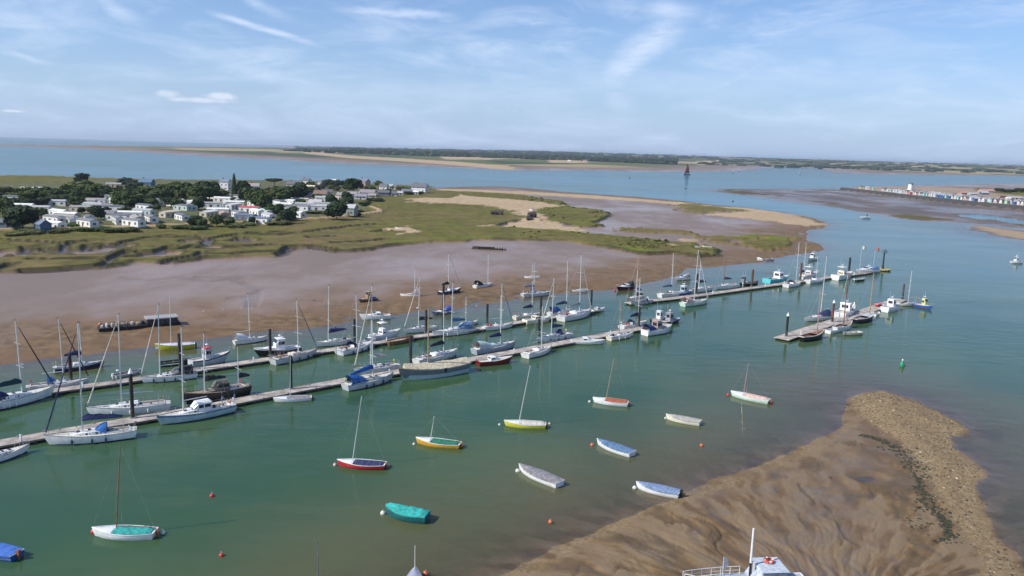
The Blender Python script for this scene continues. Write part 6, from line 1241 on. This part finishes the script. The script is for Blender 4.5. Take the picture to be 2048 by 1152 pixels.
def hut_proto(ci):
    o = thing('beach_hut', 'x', 'beach hut', (0, 0, 0)); W, D = 2.7, 3.6
    q = MB(); q.box(-W/2, W/2, -D/2, D/2, .5, 2.9); q.add([(-W/2, -D/2, 2.9), (W/2, -D/2, 2.9), (0, -D/2, 4.0), (-W/2, D/2, 2.9), (W/2, D/2, 2.9), (0, D/2, 4.0)], [(0, 1, 2), (5, 4, 3), (0, 3, 4, 1)]); q.build('wall', HC_[ci], o)
    q = MB(); e = .25
    for sg in (-1, 1): q.add([(sg*(W/2+e), -D/2-e, 2.72), (0, -D/2-e, 4.08), (0, D/2+e, 4.08), (sg*(W/2+e), D/2+e, 2.72), (sg*(W/2+e), -D/2-e, 2.82), (0, -D/2-e, 4.18), (0, D/2+e, 4.18), (sg*(W/2+e), D/2+e, 2.82)], [(0, 1, 2, 3), (4, 5, 6, 7), (0, 1, 5, 4), (1, 2, 6, 5), (2, 3, 7, 6), (3, 0, 4, 7)])
    q.build('roof', random.Random(ci).choice([SLT, LTR, PRF]), o)
    q = MB(); q.box(-.6, .6, -D/2-.04, -D/2, .6, 2.5); q.build('door', HC_[(ci*3+4) % len(HC_)], o)
    q = MB(); q.box(-W/2, W/2, -D/2-1.3, -D/2-.05, .4, .52); [q.box(x, x+.12, -D/2-1.2, -D/2-1.08, -.3, .405) for x in (-W/2, W/2-.12)]; q.build('deck', TEAK, o); return o
protos = {}
L_ = [0]
for a, d in zip(SWC, SWC[1:]): L_.append(L_[-1]+(d-a).length)
def along(s):
    for i in range(len(SWC)-1):
        if s <= L_[i+1] or i == len(SWC)-2:
            d = (SWC[i+1]-SWC[i]).normalized(); return SWC[i].lerp(SWC[i+1], (s-L_[i])/(L_[i+1]-L_[i])), d
hr_ = random.Random(11); HUTS = []
def add_hut(p, d, ci, row):
    if ci not in protos: protos[ci] = hut_proto(ci); o = protos[ci]
    else: o = copy_tree(protos[ci]); THINGS.append(o)
    o.location = (p.x, p.y, hterr(p.x, p.y)+ .1); nn = Vector((-d.y, d.x)); nn = nn if nn.x > 0 else -nn; o.rotation_euler.z = math.atan2(nn.y, nn.x)-math.pi/2
    HUTS.append((o, ci, row))
for row, (off, gap) in enumerate(((7.5, 5.2), (17, 6.5), (30, 9))):
    s = 45 if row == 0 else 90 if row == 1 else 130
    while s < L_[-1]-2:
        p, d = along(s); n = Vector((-d.y, d.x, 0)); n = n if n.x > 0 else -n; q_ = p+n*(off+hr_.uniform(-.5, .5))
        px_ = proj(q_)[0]
        if px_ < 2090:
            ci = hr_.choice([0, 1, 2, 0, 1, 3, 4, 5, 8] if px_ < 1830 else [0, 1, 2, 3, 4, 5, 6, 7, 8, 9, 10, 0, 1])
            if row == 0 and 1816 < px_ < 1824: ci = 7
            if 1878 < px_ < 1905: ci = hr_.choice([6, 9, 6])
            add_hut(q_, d, ci, row)
        s += gap*hr_.choice([1, 1, 1, 1.0, 1.5])*(3.2 if px_ < 1760 and row == 0 else 1)*(1.1 if row else 1)
RW = ['front row', 'second row', 'back row']
HUTS.sort(key=lambda t: (t[1], t[2], proj(t[0].location)[0]))
for o, ci, row in HUTS: o['label'] = f"{HN[ci]} beach hut in the {RW[row]} on the spit"; o['group'] = 'beach huts behind the sea wall'
def tower():
    p = G(1820.5, 381.5); o = thing('white_tower', 'white round tower with dark cap behind the beach huts', 'tower', p); H = 16.5/ppm(p)
    q = MB(); q.rings([[(rr*math.cos(a), rr*math.sin(a), z) for a in [2*math.pi*i/14 for i in range(14)]] for rr, z in ((3.3, -.5), (3.0, H*.5), (2.6, H*.8))]); q.build('wall', WREN, o, smooth=True)
    q = MB(); q.rings([[(rr*math.cos(a), rr*math.sin(a), z) for a in [2*math.pi*i/14 for i in range(14)]] for rr, z in ((2.8, H*.8), (2.7, H*.86), (1.0, H*.98), (.05, H))]); q.build('cap', SLT, o)
    for i in range(3): q = MB(); q.box(-.4, .4, -3.35+.18*i, -2.6, 1.5+i*2.6, 2.6+i*2.6); q.build('window', GLASS, o)
tower()
for a in ((1972, 386, 26, 8, 5, mat('pink_wall', (.5, .36, .33), .8), mat('pink_roof', (.45, .25, .22), .8), 'long pink roofed clubhouse behind the huts'), (1968, 389, 14, 7, 0, BLW, LTR, 'blue building beside the pink roofed clubhouse'), (2028, 399, 26, 5, 8, WREN, LTR, 'low white hall at the right end of the spit'), (1928, 389, 20, 5, 4, PKW, mat('salmon_roof', (.42, .26, .2), .8), 'salmon roofed shed behind the colourful huts'), (2003, 396, 14, 5, 4, PKW, BRF, 'brown roofed pavilion near the low white hall'), (1945, 391, 16, 5, 4, GNW, LTR, 'pale green shed behind the turquoise huts')):
    bld(*a[:4], 'house', a[4], a[5], a[6], a[7], 'house', 'building')
for px, py, w, h_, lab in ((2000, 384, 22, 8, 'dark tree left of the spit copse'), (2020, 386, 26, 8, 'low dark tree in the spit copse'), (2042, 385, 26, 9, 'broad dark tree at the right edge of the spit')): tree(px, py, w, h_, 'dark', 'round', lab)
# ------------------------------------------------------------ far woods
def woods():
    r_ = random.Random(3); ico = []; q0 = MB(); q0.ell((0, 0, 0), 1, 1, 1, 7, 4); bv, bf = q0.v, q0.f
    bands = [(588, 650, 300, 302, 46, 6), (650, 790, 303, 308, 90, 9), (690, 960, 300, 314, 330, 8), (780, 960, 312, 317, 60, 8), (950, 1180, 309, 321, 330, 7), (1080, 1350, 318, 329, 330, 8), (600, 1350, 298, 312, 420, 7),
             (1000, 1340, 306, 318, 220, 7), (880, 1000, 316, 322, 22, 6), (1350, 1480, 320, 327, 40, 6), (1400, 2060, 320, 332, 340, 7), (1500, 2060, 327, 336, 70, 6), (1350, 1700, 315, 321, 150, 7), (1800, 2060, 336, 341, 14, 5)]
    m1 = MB(); m2 = MB()
    for (x0, x1, y0, y1, n, hh) in bands:
        for i in range(n):
            px = r_.uniform(x0, x1); t = (px-x0)/(x1-x0); py = max(y0+(y1-y0)*r_.random()**.9, hz(px)+3.4)
            if x1 > 1400: py = hz(px)+3.6+(r_.random()**1.6)*(y1-y0)*.75
            elif y0 >= 318: py = y0+(y1-y0)*t*.7+r_.uniform(-1, 3)*(.4+t)
            else: py = hz(px)+max(3.4, r_.uniform(5, 17 if px < 1100 else 12))
            p = P(px, py, 0); zt = max(hterr(p.x, p.y), 0)
            if zt > 3: p = P(px, py, min(zt, 15)); zt = max(hterr(p.x, p.y), 0)
            W = r_.uniform(10, 28)*(1 if p.y < 4000 else 2.2); H = hh*r_.uniform(.9, 2.0)*(.6 if px > 1390 else 1)
            for k in range(3):
                c = (p.x+r_.uniform(-W, W)*.6, p.y+r_.uniform(-W, W)*.6, zt+H*.35); rx = W*r_.uniform(.35, .7); rz = H*r_.uniform(.5, .8)
                (m1 if r_.random() < .6 else m2).add([(c[0]+x*rx*(1+.25*r_.uniform(-1, 1)), c[1]+y*rx*(1+.25*r_.uniform(-1, 1)), c[2]+z*rz*(1+.3*r_.uniform(-1, 1))) for x, y, z in bv], bf)
    a = m1.build('far_woodland', mat('far_dark_foliage', (.025, .042, .022), .95, var=.3, vs=.02, spec=.1)); struct(a, 'stuff')
    a = m2.build('far_hedgerows', mat('far_mid_foliage', (.045, .062, .03), .95, var=.3, vs=.02, spec=.1)); struct(a, 'stuff')
woods()
# ------------------------------------------------------------ foreground bank: stones, shells, seaweed
def beach_stuff():
    r_ = random.Random(9); gp = poly(BGRAV); x0, y0 = gp.min(0); x1, y1 = gp.max(0)
    xs_a = rng.uniform(x0, x1, 9000); ys_a = rng.uniform(y0, y1, 9000); sd1 = sdist(gp, xs_a, ys_a, margin=500); sd2 = sdist(poly(BANK), xs_a, ys_a, margin=500)
    mm = [MB(), MB(), MB()]
    for x, y, a, c in zip(xs_a, ys_a, sd1, sd2):
        if a < -.6 or c < .3: continue
        px, py = proj((x, y, .5))
        if not (1600 < px < 2200 and py < 1300): continue
        s = r_.choice([.04, .05, .05, .07, .09, .14]) * r_.uniform(.7, 1.2); z = hterr(x, y); a_ = r_.uniform(0, 6.3); ca, sa = math.cos(a_), math.sin(a_)
        v = [(sx*s*r_.uniform(.7, 1.2), sy*s*r_.uniform(.6, 1), z+sz*s*.5) for sx, sy, sz in ((-1, -1, -.6), (1, -1, -.6), (1, 1, -.6), (-1, 1, -.6), (-.6, -.6, 1), (.6, -.6, 1), (.6, .6, 1), (-.6, .6, 1))]
        k = r_.choices((0, 1, 2), (5, 4, .6))[0]
        mm[k].add([(x+p*ca-q*sa, y+p*sa+q*ca, zz) for p, q, zz in v], [(3, 2, 1, 0), (4, 5, 6, 7), (0, 1, 5, 4), (1, 2, 6, 5), (2, 3, 7, 6), (3, 0, 4, 7)])
    for m, nm, c in zip(mm, ('dark_stones', 'tan_stones', 'pale_shells'), ((.07, .055, .04), (.22, .16, .09), (.50, .45, .36))): struct(m.build(nm, mat(nm, c, .85, var=.3)), 'stuff')
    w = MB(); wl = poly(WEED)
    def blob(x, y, s):
        z = hterr(x, y); n = r_.randint(5, 8); cs = [(x+s*r_.uniform(.5, 1.2)*math.cos(6.28*i/n), y+s*r_.uniform(.5, 1.2)*math.sin(6.28*i/n), z-.05) for i in range(n)]
        ci = [(x+(p[0]-x)*.55, y+(p[1]-y)*.55, z+s*.28*r_.uniform(.5, 1.3)) for p in cs]; w.add(cs+ci+[(x, y, z+s*.3)], [(i, (i+1) % n, n+(i+1) % n, n+i) for i in range(n)]+[(n+i, n+(i+1) % n, 2*n) for i in range(n)])
    for i in range(len(wl)-1):
        for k in range(80):
            t = r_.random(); sp = .30+.55*(i in (2, 3, 5))
            blob(wl[i][0]+(wl[i+1][0]-wl[i][0])*t+r_.gauss(0, sp), wl[i][1]+(wl[i+1][1]-wl[i][1])*t+r_.gauss(0, sp), r_.uniform(.10, .36))
    for (px, py, n, sp) in ((1697, 812, 12, .7), (1835, 1055, 40, 1.3), (1880, 1088, 22, .7), (1700, 890, 10, .8), (1960, 1005, 14, .9), (1640, 960, 5, .8)):
        c = P(px, py)
        for k in range(n): blob(c.x+r_.gauss(0, sp), c.y+r_.gauss(0, sp*.6), r_.uniform(.07, .24))
    struct(w.build('seaweed', mat('bladder_wrack', (.045, .046, .022), .85, var=.4, vs=4), smooth=False), 'stuff')
beach_stuff()
# scrub on the marsh margin (ground cover) 
def scrub():
    r_ = random.Random(21); w = MB(); n_ = 0
    mp = poly(MARSH); sp_ = [poly(s) for s in SAND]
    xs_a = rng.uniform(-160, 230, 26000); ys_a = rng.uniform(190, 640, 26000); a = sdist(mp, xs_a, ys_a, margin=900); b_ = np.maximum.reduce([sdist(s, xs_a, ys_a, margin=900) for s in sp_]); v_ = sdist(poly(VILL), xs_a, ys_a, margin=900)
    f = fbm(xs_a/16, ys_a/16, 3, 71)
    for x, y, p, q, vv, ff in zip(xs_a, ys_a, a, b_, v_, f):
        if p < 2 or q > -1 or vv > -5 or ff < .54: continue
        if x < 0 or (x < 45 and r_.random() < .7): continue
        s = r_.uniform(.25, .8)*(1+y/500); z = hterr(x, y); n = 6
        cs = [(x+s*r_.uniform(.5, 1.2)*math.cos(6.28*i/n), y+s*r_.uniform(.5, 1.2)*math.sin(6.28*i/n), z-.1) for i in range(n)]
        ci = [(x+(c[0]-x)*.65, y+(c[1]-y)*.65, z+s*r_.uniform(.2, .5)) for c in cs]
        w.add(cs+ci+[(x, y, z+s*.5)], [(i, (i+1) % n, n+(i+1) % n, n+i) for i in range(n)]+[(n+i, n+(i+1) % n, 2*n) for i in range(n)])
    struct(w.build('marsh_scrub', mat('marsh_scrub', (.10, .105, .035), .9, var=.35, vs=.12, spec=.1), smooth=False), 'stuff')
scrub()
# ------------------------------------------------------------ air
hb_ = MB().box(-30000, 30000, -400, 28500, -4.2, 78).build('haze', mat('hazemat', (1, 1, 1))); struct(hb_, 'stuff')
hm = bpy.data.materials.new('haze_air'); hm.use_nodes = True; hm.node_tree.nodes.clear(); b = NB(hm.node_tree)
pv = b.n('ShaderNodeVolumePrincipled'); pv.inputs['Color'].default_value = (.72, .84, 1, 1); pv.inputs['Density'].default_value = HAZE_D = 5.5e-5; pv.inputs['Anisotropy'].default_value = .2
ho = b.n('ShaderNodeOutputMaterial'); b.l(pv.outputs[0], ho.inputs['Volume']); hb_.data.materials.clear(); hb_.data.materials.append(hm)
# ------------------------------------------------------------ labels of look-alikes
from collections import defaultdict
by = defaultdict(list)
for o in THINGS: by[o['label']].append(o)
ORD = ['leftmost', 'second', 'third', 'fourth', 'fifth', 'sixth', 'seventh', 'eighth', 'ninth', 'tenth', 'eleventh', 'twelfth', 'thirteenth', 'fourteenth', 'fifteenth']
for lab, os_ in by.items():
    if len(os_) > 1:
        os_.sort(key=lambda o: proj(o.location)[0])
        for i, o in enumerate(os_):
            n = ORD[i] if i < len(ORD) else f'{i+1}th'
            o['label'] = ('leftmost ' if i == 0 else 'rightmost ' if i == len(os_)-1 else n+' from left, ')+lab
